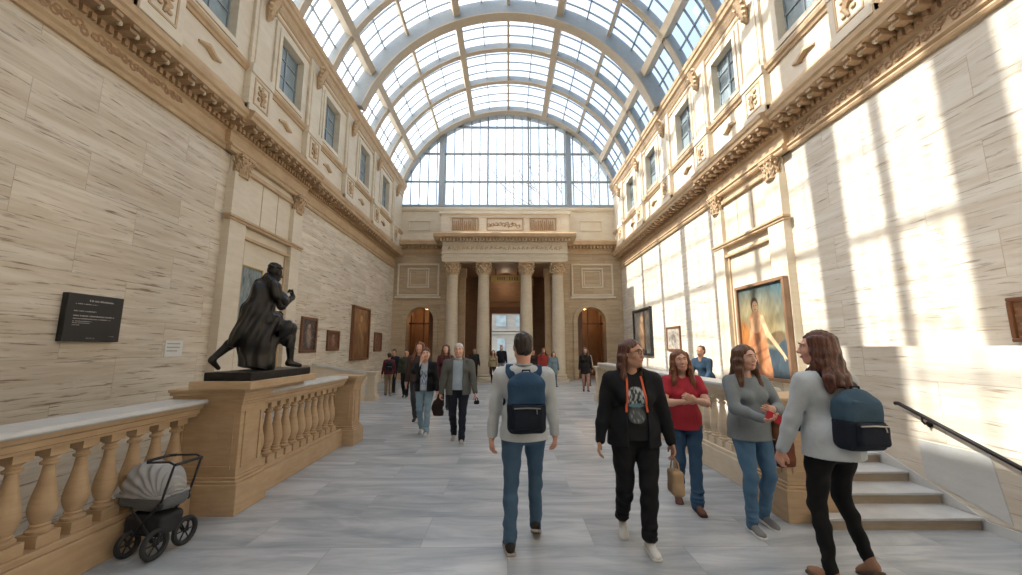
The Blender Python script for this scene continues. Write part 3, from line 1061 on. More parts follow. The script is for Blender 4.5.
d1 = struct(empty('door_1', (CX, 25.5, 0)))
df = MB()
df.box(-1.32, -1.03, 25.35, 25.98, 0, 4.25); df.box(0.74, 1.02, 25.35, 25.98, 0, 4.25); df.box(-1.03, 0.74, 25.35, 25.98, 3.82, 4.25)
obj('door_frame', df, M['wood'], d1, bevel=0.02)
for k, (nm, X, lab) in enumerate((('door_2', AL, 'l'), ('door_3', AR, 'r'))):
    dr = struct(empty(nm, ((X[0]+X[1])/2, 22.9, 0)))
    g = MB()
    x0, x1 = X
    # a panelled amber-brown door leaf, half open, and a glazed screen
    xs = x1-0.42 if k == 0 else x0
    g.box(xs, xs+0.42, 22.75, 22.83, 0.02, 3.9)
    for z0, z1 in ((0.2, 1.1), (1.25, 2.5), (2.65, 3.7)):
        rect_frame(g, xs+0.05, xs+0.37, z0, z1, 22.75, 0.035, 0.025)
    obj('door_leaf', g, M['wood'], dr)
    g = MB()
    g.box(x0-0.1, x1+0.1, 22.9, 22.98, 3.0, 3.1)
    g.box((x0+x1)/2-0.03, (x0+x1)/2+0.03, 22.9, 22.98, 0, 3.9); g.box(x0-.02, x0+0.06, 22.9, 22.98, 0, 3.9); g.box(x1-0.06, x1+.02, 22.9, 22.98, 0, 3.9)
    obj('door_frame', g, M['wood'], dr)
# side rooms behind the arches
sr = MB()
for X in (AL, AR):
    x0, x1 = X[0]-0.35, X[1]+0.35
    sr.box(x0-0.1, x0, E1, 25.6, 0, 4.4); sr.box(x1, x1+0.1, E1, 25.6, 0, 4.4)
    sr.box(x0, x1, 25.5, 25.6, 0, 4.4); sr.box(x0-0.1, x1+0.1, E1, 25.6, 4.3, 4.4)
obj('side_room', sr, M['orange_wood'], wall_end)

def lamp(name, loc, power, color, size, label):
    root = empty(name, loc)
    tag(root, label, 'lamp')
    b = MB(); b.lathe([(0.02, 0.30), (0.025, 0.12), (0.12, 0.10), (0.18, 0.0), (0.17, -0.01), (0.10, 0.06), (0.02, 0.07)], n=16)
    obj('shade', b, M['gold'], root, smooth=True, local=True)
    m = bpy.data.materials.get('lamp_glow')
    if m is None:
        m, t, bs = new_mat('lamp_glow')
        bs.inputs['Emission Color'].default_value = (1, 0.62, 0.3, 1)
        bs.inputs['Emission Strength'].default_value = 6
        bs.inputs['Base Color'].default_value = (1, 0.8, 0.6, 1)
    g = MB(); g.ball((0, 0, 0.03), 0.06, 10, 8)
    obj('bulb', g, m, root, smooth=True, local=True)
    ld = bpy.data.lights.new('lamp_light', 'POINT')
    ld.energy = power; ld.color = color; ld.shadow_soft_size = size
    lo = bpy.data.objects.new('lamp_light', ld)
    COL.objects.link(lo); lo.parent = root; lo.location = (0, 0, -0.12)
    return root
lamp('pendant_lamp', (-4.8, 24.0, 3.98), 38, (1, 0.62, 0.3), 0.12, 'brass pendant lamp in the room behind the left arched doorway')
lamp('pendant_lamp', (4.55, 24.0, 3.98), 38, (1, 0.62, 0.3), 0.12, 'brass pendant lamp in the room behind the right arched doorway')
lamp('pendant_lamp', (CX, 24.6, 5.88), 22, (1, 0.75, 0.5), 0.15, 'added lamp hidden behind the gilt panel, lighting the dark hall behind the portico columns')  # added light for the inner hall, kept out of sight behind the panel

# gilt inscription panel
ip = empty('inscription_panel', (CX+0.1, 22.0, 5.3))
tag(ip, 'gilt inscription panel under the lintel between the two middle columns', 'sign')
g = MB(); g.box(-0.95, 0.82, 21.95, 22.05, 5.30, 5.66)
rect_frame(g, -0.95, 0.82, 5.30, 5.66, 21.95, 0.04, 0.03)
obj('panel', g, M['gold'], ip)
g = MB()
for grp_ in ((-0.6, -0.48, -0.36, -0.24), (0.06, 0.2, 0.34, 0.48)):
    g = MB()
    for xx in grp_:
        g.box(xx, xx+0.06, 21.935, 21.95, 5.39, 5.57)
    obj('word', g, M['wood'], ip)
for xx in (-0.7, 0.52):
    g = MB(); g.box(xx, xx+0.04, 21.98, 22.02, 5.66, 6.3); obj('hanger', g, M['iron'], ip)

# columns of the portico
CAPM = corinthian(0.68, 0.30)
def make_column(x, y, label):
    root = empty('column', (x, y, 0))
    tag(root, label, 'column', None)
    s = MB(); s.lathe([(0.335, 0.36), (0.345, 0.40), (0.335, 0.44), (0.33, 2.2), (0.285, 5.4), (0.30, 5.42), (0.30, 5.46)], n=28)
    obj('shaft', s, M['column'], root, smooth=True, local=True)
    b = MB(); b.box(-0.46, 0.46, -0.46, 0.46, 0, 0.14)
    b.lathe([(0.44, 0.14), (0.465, 0.18), (0.44, 0.22), (0.38, 0.24), (0.37, 0.27), (0.40, 0.30), (0.41, 0.33), (0.38, 0.36), (0.345, 0.37)], n=24)
    obj('base', b, M['column'], root, smooth=True, local=True)
    c = MB(); c.join(CAPM, Matrix.Translation((0, 0, 5.43)))
    obj('capital', c, M['tan'], root, smooth=True, local=True)
    return root
for x, lab in ((-2.92, 'leftmost stone column of the portico at the end of the hall'),
               (-1.28, 'portico column just left of the bright open doorway'),
               (0.95, 'portico column just right of the bright open doorway'),
               (2.6, 'rightmost stone column of the portico at the end of the hall')):
    make_column(x, 20.8, lab)

# ------------------------------------------------------------------ glass barrel vault
CZ = 8.9
roof = struct(empty('ceiling', (0, 8, 10.95)))
RINGS = [(21.35, 't'), (18.75, 't'), (16.5, 't'), (14.3, 'h'), (12.3, 't'), (10.1, 't'), (7.85, 'w'), (6.62, 't'), (5.27, 'w'), (3.0, 't'), (1.2, 't'), (-1.0, 'h'), (-3, 't')]
AMAX = 71.4
RG = 6.5                           # radius of the glass
for y, k in RINGS:
    wb = {'t': 0.07, 'h': 0.16, 'w': 0.34}[k]
    r0 = {'t': 6.24, 'h': 5.92, 'w': 6.15}[k]
    m_ = MB(); m_.arc(y-wb, y+wb, r0, RG+.02, -AMAX, AMAX, 56, CZ)
    rb = obj('rib', m_, M['rib_side'], roof)
    m_ = MB(); m_.arc(y-wb-0.05, y+wb+0.05, r0-0.05, r0, -AMAX, AMAX, 56, CZ)
    obj('flange', m_, M['rib_face'], rb)
er = MB(); er.arc(21.6, END+0.3, 6.26, 6.7, -84, 84, 60, CZ)
rb = obj('rib', er, M['rib_side'], roof)
er = MB(); er.arc(21.5, 21.6, 6.2, 6.56, -84, 84, 60, CZ)
obj('flange', er, M['rib_face'], rb)
for ang, wd, r0 in ((0, 0.05, 6.27), (19.3, 0.13, 6.12), (38.6, 0.05, 6.27), (57.7, 0.13, 6.12)):
    for s_ in ((-1, 1) if ang else (1,)):
        p = MB(); a = math.radians(ang*s_)
        cs, sn = math.cos(a), math.sin(a)
        pts = [(r0*sn-wd*cs, CZ+r0*cs+wd*sn), (r0*sn+wd*cs, CZ+r0*cs-wd*sn), (RG*sn+wd*cs, CZ+RG*cs-wd*sn), (RG*sn-wd*cs, CZ+RG*cs+wd*sn)]
        p.prism(pts, 'y', BACK, 21.5)
        obj('purlin', p, M['rib_face'], roof)
mt = MB()
ys = sorted([y for y, _ in RINGS]+[BACK])
for a, b in zip(ys[:-1], ys[1:]):
    for k in (1, 2, 3):
        y = a+(b-a)*k/4
        mt.arc(y-0.016, y+0.016, RG-.06, RG, -AMAX, AMAX, 48, CZ)
for ang in (9.65, 28.9, 48.2, 64.5):
    for s_ in (-1, 1):
        a = math.radians(ang*s_); cs, sn = math.cos(a), math.sin(a); wd = 0.02; r0 = RG-.07
        pts = [(r0*sn-wd*cs, CZ+r0*cs+wd*sn), (r0*sn+wd*cs, CZ+r0*cs-wd*sn), (RG*sn+wd*cs, CZ+RG*cs-wd*sn), (RG*sn-wd*cs, CZ+RG*cs+wd*sn)]
        mt.prism(pts, 'y', BACK, 21.5)
obj('glazing_bars', mt, M['muntin'], roof)
gl = MB()
N = 64
vs = []; fs = []
for i in range(N+1):
    a = math.radians(-AMAX-1+(2*AMAX+2)*i/N)
    vs += [(RG*math.sin(a), BACK, CZ+RG*math.cos(a)), (RG*math.sin(a), END, CZ+RG*math.cos(a))]
for i in range(N):
    fs.append((2*i, 2*i+1, 2*i+3, 2*i+2))
gl.add(vs, fs)
obj('roof_glass', gl, M['glass'], roof, smooth=True)

# lunette window at the end
lun = struct(empty('window_30', (0, END+0.05, 9.55)))
R = 6.34
g = MB()
zb = 9.55
pts = [(R*math.sin(math.radians(a)), CZ+R*math.cos(math.radians(a))) for a in np.linspace(-83.9, 83.9, 50)]
g.prism(pts, 'y', END+0.02, END+0.035)
obj('pane', g, M['glass'], lun)
b = MB()
def vbar(x, wd, y0=END-0.06, y1=END+0.08):
    zt = CZ+math.sqrt(max(R*R-x*x, 0))
    if zt > zb+0.05: b.box(x-wd, x+wd, y0, y1, zb, zt)
def hbar(z, wd, y0=END-0.05, y1=END+0.07):
    xx = math.sqrt(R*R-(z-CZ)**2); b.box(-xx, xx, y0, y1, z-wd, z+wd)
for x in (-3.8, 3.46): vbar(x, 0.15, END-0.18, END+0.12)
for x in (-1.17, 1.17): vbar(x, 0.045)
for z in (11.1, 12.8, 14.45): hbar(z, 0.045)
hbar(9.62, 0.07, END-0.15, END+0.15)
obj('window_frame', b, M['rib_side'], lun)
b = MB()
for k in range(-12, 13):
    x = CX+k*0.49
    if min(abs(x-q) for q in (-3.8, 3.46, -1.17, 1.17)) > 0.12: vbar(x, 0.024, END-0.02, END+0.05)
obj('glazing_bars', b, M['muntin'], lun)

# ------------------------------------------------------------------ outside, seen through the doorway and the lunette
g = MB(); g.box(-40, 40, 26.2, 90, -0.3, -0.02)
tag(obj('pavement', g, M['facade']), 'pale paved forecourt outside the far doorway', 'pavement')
bl = empty('stone_building', (0, 44, 0))
tag(bl, 'pale stone building across the forecourt seen through the far doorway', 'building')
g = MB(); g.box(-11, 11, 44, 50, -0.015, 7.5)
obj('facade', g, M['facade'], bl)
g = MB()
for z in (3.2, 3.5, 5.6, 7.3): g.box(-11.1, 11.1, 43.7, 44, z, z+0.16)
obj('cornice', g, M['facade'], bl)
for i in range(10):
    x = -9.6+i*2.1
    g = MB(); g.box(x, x+0.9, 43.93, 43.99, 0.9, 2.7)
    obj('window', g, M['pane'], bl)
    g = MB(); g.box(x-0.1, x+1.0, 43.9, 43.96, 4.0, 5.2)
    obj('window', g, M['pane'], bl)
t_ = empty('bare_tree', (7.2, 34, 0))
tag(t_, 'tall thin tree standing outside beyond the right of the arched window', 'tree')
tk = MB()
r_ = random.Random(12)
def branch(p, d, L, r, depth):
    q = p+d*L
    tk.tube([p, (p+q)/2+Vector((r_.uniform(-.1, .1),)*3)*L*0.4, q], [r, r*0.85, r*0.65], 5)
    if depth == 0: return
    for k in range(3):
        nd_ = (d+Vector((r_.uniform(-.8, .8), r_.uniform(-.6, .6), r_.uniform(-.1, .7)))).normalized()
        branch(q, nd_, L*r_.uniform(.62, .82), r*0.6, depth-1)
branch(Vector((7.2, 34, 0.0)), Vector((0, 0, 1)), 7.5, 0.3, 5)
obj('trunk', tk, M['bark'], t_)

# =================================================================== BALUSTRADES, PIERS, STAIRS
def baluster_mb(z0, z1, r=0.078):
    h = z1-z0
    mb = MB()
    mb.box(-r*0.98, r*0.98, -r*0.98, r*0.98, 0, 0.12*h)
    P = [(0.84, 0.12), (0.92, 0.135), (0.92, 0.155), (0.66, 0.17), (0.60, 0.18), (0.72, 0.19), (0.72, 0.205), (0.62, 0.215), (0.84, 0.27), (1.0, 0.34), (1.0, 0.39),
         (0.86, 0.49), (0.64, 0.60), (0.49, 0.71), (0.43, 0.79), (0.45, 0.80), (0.66, 0.81), (0.68, 0.835), (0.48, 0.85), (0.47, 0.87), (0.7, 0.89), (0.8, 0.905)]
    mb.lathe([(r*a, h*b) for a, b in P], n=18)
    mb.box(-r*0.8, r*0.8, -r*0.8, r*0.8, 0.905*h, h)
    return mb

def balustrade(name, label, x, y0, y1, ztop, zpl, mats, first_y=None, sp=0.212, group=None, wd=0.17):
    root = empty(name, (x, y0, 0))
    tag(root, label, 'balustrade', group)
    m, mt_ = mats
    p = MB()
    p.box(x-0.13, x+0.13, y0, y1, 0, zpl-0.05)
    p.box(x-0.11, x+0.11, y0, y1, zpl-0.05, zpl)
    obj('plinth', p, m, root, bevel=0.008)
    r_ = MB()
    prof = [(-0.10, ztop-0.17), (0.10, ztop-0.17), (0.105, ztop-0.15), (0.125, ztop-0.14), (0.13, ztop-0.10), (0.155, ztop-0.085), (0.165, ztop-0.05), (0.17, ztop-0.045),
            (-0.17, ztop-0.045), (-0.165, ztop-0.05), (-0.155, ztop-0.085), (-0.13, ztop-0.10), (-0.125, ztop-0.14), (-0.105, ztop-0.15)]
    r_.prism([(x+a, b) for a, b in prof], 'y', y0, y1)
    obj('rail', r_, m, root)
    r_ = MB(); r_.prism([(x-wd, ztop-0.045), (x+wd, ztop-0.045), (x+wd+.01, ztop-0.03), (x+wd, ztop), (x-wd, ztop), (x-wd-.01, ztop-0.03)], 'y', y0, y1)
    obj('coping', r_, mt_, root, bevel=0.006)
    first = None
    y = first_y if first_y is not None else y0+sp*0.6
    while y < y1-0.06:
        if first is None:
            first = obj('baluster', baluster_mb(zpl, ztop-0.17), m, root, smooth=True, local=True)
            first.location = (0, y-y0, zpl)
        else:
            c = first.copy(); COL.objects.link(c); c.parent = root; c.location = (0, y-y0, zpl)
        y += sp
    return root

def pier(label, x0, x1, y0, y1, h, mats, base_h=0.24):
    root = empty('stone_pier', ((x0+x1)/2, (y0+y1)/2, 0))
    tag(root, label, 'pier')
    m, mt_ = mats
    b = MB()
    b.box(x0, x1, y0, y1, 0, base_h)
    b.box(x0+0.02, x1-0.02, y0+0.02, y1-0.02, base_h, base_h+0.03)
    b.box(x0+0.04, x1-0.04, y0+0.04, y1-0.04, base_h+0.03, base_h+0.06)
    obj('base', b, m, root, bevel=0.008)
    d = MB()
    a0, a1, c0, c1 = x0+0.06, x1-0.06, y0+0.06, y1-0.06
    d.box(a0, a1, c0, c1, base_h+0.06, h-0.17)
    obj('die', d, m, root, bevel=0.006)
    f = MB()
    z0, z1 = base_h+0.14, h-0.24
    for yy, s_ in ((c0, -1),):
        f.box(a0+0.06, a1-0.06, yy-0.012, yy, z0, z0+0.025); f.box(a0+0.06, a1-0.06, yy-0.012, yy, z1-0.025, z1)
        f.box(a0+0.06, a0+0.085, yy-0.012, yy, z0+.025, z1-.025); f.box(a1-0.085, a1-0.06, yy-0.012, yy, z0+.025, z1-.025)
    for xx, s_ in ((a1, 1), (a0, -1)):
        f.box(xx, xx+s_*0.012, c0+0.06, c1-0.06, z0, z0+0.025); f.box(xx, xx+s_*0.012, c0+0.06, c1-0.06, z1-0.025, z1)
        f.box(xx, xx+s_*0.012, c0+0.06, c0+0.085, z0+.025, z1-.025); f.box(xx, xx+s_*0.012, c1-0.085, c1-0.06, z0+.025, z1-.025)
    obj('panel_moulding', f, m, root)
    c = MB()
    for k, (o, za, zb_) in enumerate(((0.045, 0.17, 0.14), (0.035, 0.14, 0.11), (0.02, 0.11, 0.07), (0.0, 0.07, 0.035), (-0.012, 0.035, 0.0))):
        c.box(x0+o, x1-o, y0+o, y1-o, h-za, h-zb_)
    obj('cap', c, m if mt_ is None else m, root, bevel=0.008)
    return root

BM = (M['bal'], M['railtop']); BL = (M['bal_light'], M['railtop'])
balustrade('balustrade', 'stone balustrade with grey coping in the left foreground behind the pushchair', -3.33, -1.5, 4.35, 1.15, 0.31, BM, first_y=-1.376, sp=0.224, wd=0.2)
pier('big square stone pier carrying the bronze statue', -3.55, -2.76, 4.36, 4.90, 1.25, BM, 0.30)
balustrade('balustrade', 'stone balustrade running away behind the statue pier on the left', -3.0, 4.92, 7.29, 1.19, 0.30, BM, sp=0.2)
pier('small stone pier closing the left balustrade beyond the statue', -3.2, -2.68, 7.3, 7.78, 1.19, BM, 0.26)
pier('near stone pier at the foot of the steps on the right', 2.72, 3.3, 4.16, 4.78, 1.18, BM, 0.30)
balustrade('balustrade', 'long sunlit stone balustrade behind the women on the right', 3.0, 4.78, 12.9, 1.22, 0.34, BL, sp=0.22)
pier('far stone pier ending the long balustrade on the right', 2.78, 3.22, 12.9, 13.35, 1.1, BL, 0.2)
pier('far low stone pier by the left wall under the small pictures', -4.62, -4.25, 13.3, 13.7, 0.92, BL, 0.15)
# low parapet from the far left pier back to the wall
rp = empty('parapet', (-5.3, 12.9, 0))
tag(rp, 'low sloping stone parapet between the far left pier and the wall of pictures', 'parapet')
g = MB(); g.prism([(-4.66, 0), (-4.66, 0.84), (-6.25, 1.16), (-6.25, 0)], 'y', 13.0, 13.2)
ox = Matrix.Translation((-4.45, 13.5, 0)) @ Matrix.Rotation(math.radians(28), 4, 'Z') @ Matrix.Translation((4.45, -13.1, 0))
g.xform(ox); obj('body', g, M['bal_light'], rp)
g = MB(); g.prism([(-4.66, 0.84), (-4.66, 0.90), (-6.25, 1.22), (-6.25, 1.16)], 'y', 12.94, 13.26)
g.xform(ox); obj('coping', g, M['railtop'], rp)

# steps on the right between the pier and the projecting wall
st = empty('staircase', (3.8, 4.0, 0))
tag(st, 'short flight of pale marble steps at the right beside the handrail', 'steps')
for k in range(4):
    y0 = 4.0+0.335*k
    g = MB(); g.box(3.32, 4.44, y0+0.025, 5.55 if k < 3 else 8.0, 0.11*k, 0.11*k+0.085)
    if k == 0: g.box(2.94, 3.32, y0+0.025, 4.14, 0, 0.085)
    if k == 3: g.box(4.44, 6.22, 5.6, 8.0, 0, 0.415); g.box(3.32, 4.44, 5.6, 8.0, 0, 0.33)
    s_ = obj('step', g, M['riser'], st)
    g = MB(); g.box(3.32, 4.44, y0, 5.2 if k < 3 else 8.0, 0.11*k+0.085, 0.11*k+0.11)
    if k == 0: g.box(2.92, 3.32, y0, 4.14, 0.085, 0.11)
    if k == 3: g.box(4.44, 6.22, 5.6, 8.0, 0.415, 0.44)
    obj('tread', g, M['step'], s_, bevel=0.005)
ck = MB(); ck.box(4.46, HALF, BACK, 5.55, 0, 1.70)
cheek = struct(obj('wall_right', ck, M['trav_r']))
g = MB(); g.box(4.445, 4.46, BACK, 3.98, 0, 0.09)
g.prism([(3.98, 0.0), (3.98, 0.09), (4.3, 0.22), (5.4, 0.62), (5.4, 0.0)], 'x', 4.452, 4.46)
obj('skirting', g, M['slab'], cheek)
g = MB(); g.prism([(4.53, 0.70), (3.87, 0.70), (3.78, 0.13), (4.50, 0.32)], 'x', 4.45, 4.46)
obj('marble_panel', g, M['slab'], cheek)

hr = empty('handrail', (4.38, 4.6, 1.0))
tag(hr, 'black iron handrail sloping down the wall beside the marble steps', 'handrail')
def hz(y): return 1.075-(4.64-y)*0.392
g = MB()
P = [(4.38, 4.66, hz(4.66)-0.02), (4.38, 4.62, hz(4.62))] + [(4.38, y, hz(y)) for y in (4.2, 3.8, 3.4, 3.0, 2.6)]
g.tube(P, 0.021, 10); obj('rail', g, M['iron'], hr, smooth=True)
for y in (4.38, 3.58, 2.8):
    g = MB(); g.tube([(4.38, y, hz(y)-0.01), (4.38, y, hz(y)-0.06), (4.40, y, hz(y)-0.085), (4.46, y, hz(y)-0.09)], 0.010, 8)
    g.add(*MB().lathe([(0.032, 0), (0.032, 0.012)], n=12).xform(Matrix.Translation((4.446, y, hz(y)-0.09)) @ Matrix.Rotation(PI/2, 4, 'Y')).__dict__.values())
    obj('bracket', g, M['iron'], hr, smooth=True)

# =================================================================== PICTURES, SIGNS
def n2(seed, n=6, f=3.0):
    r_ = np.random.default_rng(seed)
    ph = r_.uniform(0, 6.28, (n, 2)); fr = r_.uniform(0.5, 2.5, (n, 2))*f; dr = r_.choice([-1, 1], (n, 2)); am = r_.uniform(.4, 1, n)
    def fn(u, v):
        s = 0
        for i in range(n):
            s = s+am[i]*np.sin(fr[i, 0]*u*dr[i, 0]+fr[i, 1]*v+ph[i, 0]+1.2*np.sin(fr[i, 1]*1.3*u+ph[i, 1]))
        return 0.5+0.5*s/am.sum()*1.6
    return fn

def lay(rgb, mask, c):
    m = np.clip(mask, 0, 1)[..., None]
    return rgb*(1-m)+np.array(c)*m

def blob(u, v, cu, cv, ru, rv, rot=0.0, soft=0.15):
    a = math.radians(rot)
    x = (u-cu)*math.cos(a)+(v-cv)*math.sin(a); y = -(u-cu)*math.sin(a)+(v-cv)*math.cos(a)
    d = np.sqrt((x/ru)**2+(y/rv)**2)
    return (1-d)/soft+0.5

def seg(u, v, p, q, r0, r1, soft=0.01):
    px, py = p; qx, qy = q
    L = (qx-px)**2+(qy-py)**2
    t = np.clip(((u-px)*(qx-px)+(v-py)*(qy-py))/L, 0, 1)
    d = np.hypot(u-px-t*(qx-px), v-py-t*(qy-py))
    return (r0+(r1-r0)*t-d)/soft

def big_painting(U, V):
    u, v = U, V*1.33                 # v up to 1.33
    n = n2(1, 10, 7)(U, V); nn = n2(2, 12, 26)(U, V)
    teal = np.array((0.035, 0.10, 0.13)); sky = np.array((0.16, 0.27, 0.30)); 
    g = np.clip(V*1.2-0.1, 0, 1)[..., None]
    rgb = np.array((0.30, 0.30, 0.20))*(1-g)+teal*g
    rgb = rgb*(0.6+0.8*n[..., None])
    rgb = lay(rgb, np.clip((0.55-np.abs(V-0.5))*2.4*(1-np.abs(U-0.25)), 0, 0.6), (0.42, 0.30, 0.12))
    hill = 0.50+0.07*np.sin(7*u+1)+0.03*np.sin(23*u)
    rgb = lay(rgb, (hill-v)*12, (0.05, 0.075, 0.095))
    rgb = lay(rgb, blob(u, v, 0.75, 0.55, 0.2, 0.09, 15)*0.6, (0.16, 0.11, 0.06))
    rgb = lay(rgb, blob(u, v, 0.05, 0.45, 0.22, 0.4, 0)*0.5, (0.42, 0.17, 0.05))
    robe = (0.48, 0.20, 0.09)
    fig = np.maximum.reduce([seg(u, v, (0.36, 0.85), (0.36, 0.55), 0.12, 0.17), seg(u, v, (0.37, 0.5), (0.38, 0.05), 0.2, 0.27),
                             seg(u, v, (0.27, 0.86), (0.47, 0.86), 0.05, 0.05)])
    rgb = lay(rgb, fig, robe)
    rgb = lay(rgb, np.minimum(fig, (np.sin(22*u+9*v+5*np.sin(6*v))*0.5)*1.1), (0.66, 0.36, 0.2))
    rgb = lay(rgb, np.minimum(fig, (np.sin(17*u-14*v+4*np.sin(9*v))*0.5-0.15)*1.5), (0.24, 0.07, 0.03))
    rgb = lay(rgb, blob(u, v, 0.36, 0.76, 0.12, 0.13), (0.62, 0.36, 0.2))
    skin = (0.72, 0.47, 0.28)
    rgb = lay(rgb, seg(u, v, (0.50, 0.84), (0.60, 0.60), 0.055, 0.045), skin)
    rgb = lay(rgb, seg(u, v, (0.60, 0.62), (0.86, 0.34), 0.045, 0.028), skin)
    rgb = lay(rgb, np.maximum(seg(u, v, (0.86, 0.34), (0.93, 0.27), 0.028, 0.014), seg(u, v, (0.87, 0.33), (0.90, 0.24), 0.02, 0.01)), skin)
    rgb = lay(rgb, seg(u, v, (0.36, 0.98), (0.36, 0.88), 0.04, 0.06), (0.6, 0.36, 0.2))
    rgb = lay(rgb, blob(u, v, 0.36, 1.06, 0.085, 0.11), (0.05, 0.028, 0.02))
    rgb = lay(rgb, blob(u, v, 0.37, 1.03, 0.06, 0.085), skin)
    rgb = lay(rgb, blob(u, v, 0.345, 1.045, 0.014, 0.008), (0.08, 0.04, 0.03)); rgb = lay(rgb, blob(u, v, 0.40, 1.045, 0.014, 0.008), (0.08, 0.04, 0.03))
    rgb = lay(rgb, blob(u, v, 0.372, 0.985, 0.02, 0.007), (0.35, 0.1, 0.07))
    return rgb*(0.75+0.45*nn[..., None])

def murky(seed, base, hi, hi2, figure=True):
    def fn(U, V):
        n = n2(seed, 10, 9)(U, V); m = n2(seed+50, 12, 24)(U, V)
        rgb = np.array(base)*(0.5+n[..., None])
        if figure:
            rgb = lay(rgb, np.maximum(blob(U, V, 0.5, 0.45, 0.2, 0.36, 10, 0.5), 0)*0.8, np.array(hi)*0.6)
            rgb = lay(rgb, blob(U, V, 0.5, 0.80, 0.10, 0.07, 0, 0.3), hi)
            rgb = lay(rgb, seg(U, V, (0.4, 0.66), (0.62, 0.4), 0.06, 0.05, 0.05)*0.8, hi)
            rgb = lay(rgb, seg(U, V, (0.45, 0.38), (0.55, 0.12), 0.1, 0.06, 0.08)*0.7, hi2)
        rgb = lay(rgb, (m-0.62)*4*0.6, hi2)
        return rgb*(0.7+0.5*m[..., None])
    return fn

def picture(sx, y0, y1, z0, z1, fn, label, fw=0.06, fm='wood', depth=0.07, wallx=HALF, nx=40, ny=60, cat='painting', tilt=0.0):
    """framed picture hanging on a long wall; y0 < y1"""
    root = empty('painting', (sx*(wallx-depth/2), (y0+y1)/2, z0))
    tag(root, label, cat)
    X0, X1 = sx*(wallx-0.0), sx*(wallx-depth)
    f = MB()
    f.box(X0, X1, y0, y1, z0, z0+fw); f.box(X0, X1, y0, y1, z1-fw, z1)
    f.box(X0, X1, y0, y0+fw, z0+fw, z1-fw); f.box(X0, X1, y1-fw, y1, z0+fw, z1-fw)
    obj('frame', f, M[fm], root, bevel=0.012)
    b = MB(); b.box(X0, sx*(wallx-depth*0.45), y0+fw*.5, y1-fw*.5, z0+fw*.5, z1-fw*.5)
    obj('backing', b, M['wood'], root)
    xx = sx*(wallx-depth*0.5)
    # right of the picture as a visitor sees it
    if sx > 0:
        pl = lambda u, v: (xx, y1-fw-(y1-y0-2*fw)*u, z0+fw+(z1-z0-2*fw)*v)
    else:
        pl = lambda u, v: (xx, y0+fw+(y1-y0-2*fw)*u, z0+fw+(z1-z0-2*fw)*v)
    painted_grid('canvas', fn, 1, 1, nx, ny, M['paint'], pl, root)
    return root

picture(1, 8.60, 10.50, 0.93, 3.25, big_painting, 'large oil painting of a robed figure in orange against a teal sky', 0.08, 'orange_wood', 0.13, 6.115, 120, 160)
picture(1, 17.5, 19.95, 1.35, 3.5, murky(4, (0.07, 0.07, 0.065), (0.4, 0.25, 0.15), (0.2, 0.11, 0.05)), 'tall dark painting in a black frame far along the right wall', 0.10, 'black', 0.12)
picture(1, 14.67, 15.93, 1.58, 2.49, murky(9, (0.42, 0.38, 0.33), (0.28, 0.24, 0.2), (0.55, 0.5, 0.42)), 'small pale picture in a brown frame on the right sunlit wall', 0.07, 'wood', 0.06)
picture(1, 3.9, 4.97, 1.75, 2.3, murky(12, (0.2, 0.1, 0.05), (0.3, 0.14, 0.06), (0.4, 0.2, 0.1), False), 'brown framed picture cut off at the right edge above the handrail', 0.05, 'wood', 0.07)
picture(-1, 9.1, 10.05, 2.2, 3.62, murky(14, (0.20, 0.25, 0.26), (0.3, 0.33, 0.32), (0.26, 0.28, 0.26), False), 'grey blue picture in a thin gilt frame half hidden behind the statue', 0.04, 'gold', 0.05, 6.235)
picture(-1, 12.27, 13.28, 1.53, 2.64, murky(17, (0.06, 0.035, 0.03), (0.42, 0.3, 0.22), (0.3, 0.2, 0.14)), 'dark framed figure painting nearest the statue on the left wall', 0.09, 'wood', 0.07)
picture(-1, 14.08, 15.08, 1.585, 2.3, murky(21, (0.14, 0.06, 0.04), (0.42, 0.26, 0.17), (0.35, 0.1, 0.06)), 'small landscape-shaped picture left of the tall amber painting', 0.09, 'wood', 0.07)
picture(-1, 16.18, 18.15, 1.18, 3.41, murky(25, (0.24, 0.11, 0.045), (0.5, 0.27, 0.1), (0.10, 0.08, 0.09)), 'tall amber and brown painting, the largest on the left wall', 0.09, 'wood', 0.13, HALF, 50, 80)
picture(-1, 19.05, 20.15, 1.515, 2.42, murky(29, (0.22, 0.09, 0.05), (0.35, 0.2, 0.12), (0.5, 0.35, 0.3), False), 'small red-brown picture at the far end of the left wall', 0.08, 'wood', 0.06)

sg_ = empty('wall_sign', (-6.26, 6.09, 1.77))
tag(sg_, 'black rectangular information board with pale text on the left wall', 'sign')
g = MB(); g.box(-HALF, -6.21, 5.68, 6.51, 1.775, 2.465); obj('board', g, M['black'], sg_, bevel=0.008)
g = MB(); r_ = random.Random(2)
def textline(y0, y1, z, hh):
    y = y0
    while y < y1:
        w_ = r_.uniform(0.006, 0.014)
        g.box(-6.2085, -6.2065, y, min(y+w_, y1), z, z+hh*r_.uniform(0.6, 1.0))
        y += w_+r_.uniform(0.003, 0.006)+(0.012 if r_.random() < 0.16 else 0)
textline(5.98, 6.34, 2.36, 0.028); textline(5.79, 6.10, 2.31, 0.016)
textline(5.78, 6.1, 2.205, 0.018); textline(5.78, 6.38, 2.135, 0.022); textline(5.78, 6.33, 2.095, 0.016)
textline(5.78, 6.05, 2.06, 0.012); textline(5.78, 6.02, 2.035, 0.012); textline(5.78, 5.88, 2.005, 0.012)
textline(6.0, 6.12, 1.82, 0.010); textline(6.34, 6.42, 1.85, 0.008)
o = obj('lettering', g, M['ink'], sg_); o['kind'] = 'stuff'
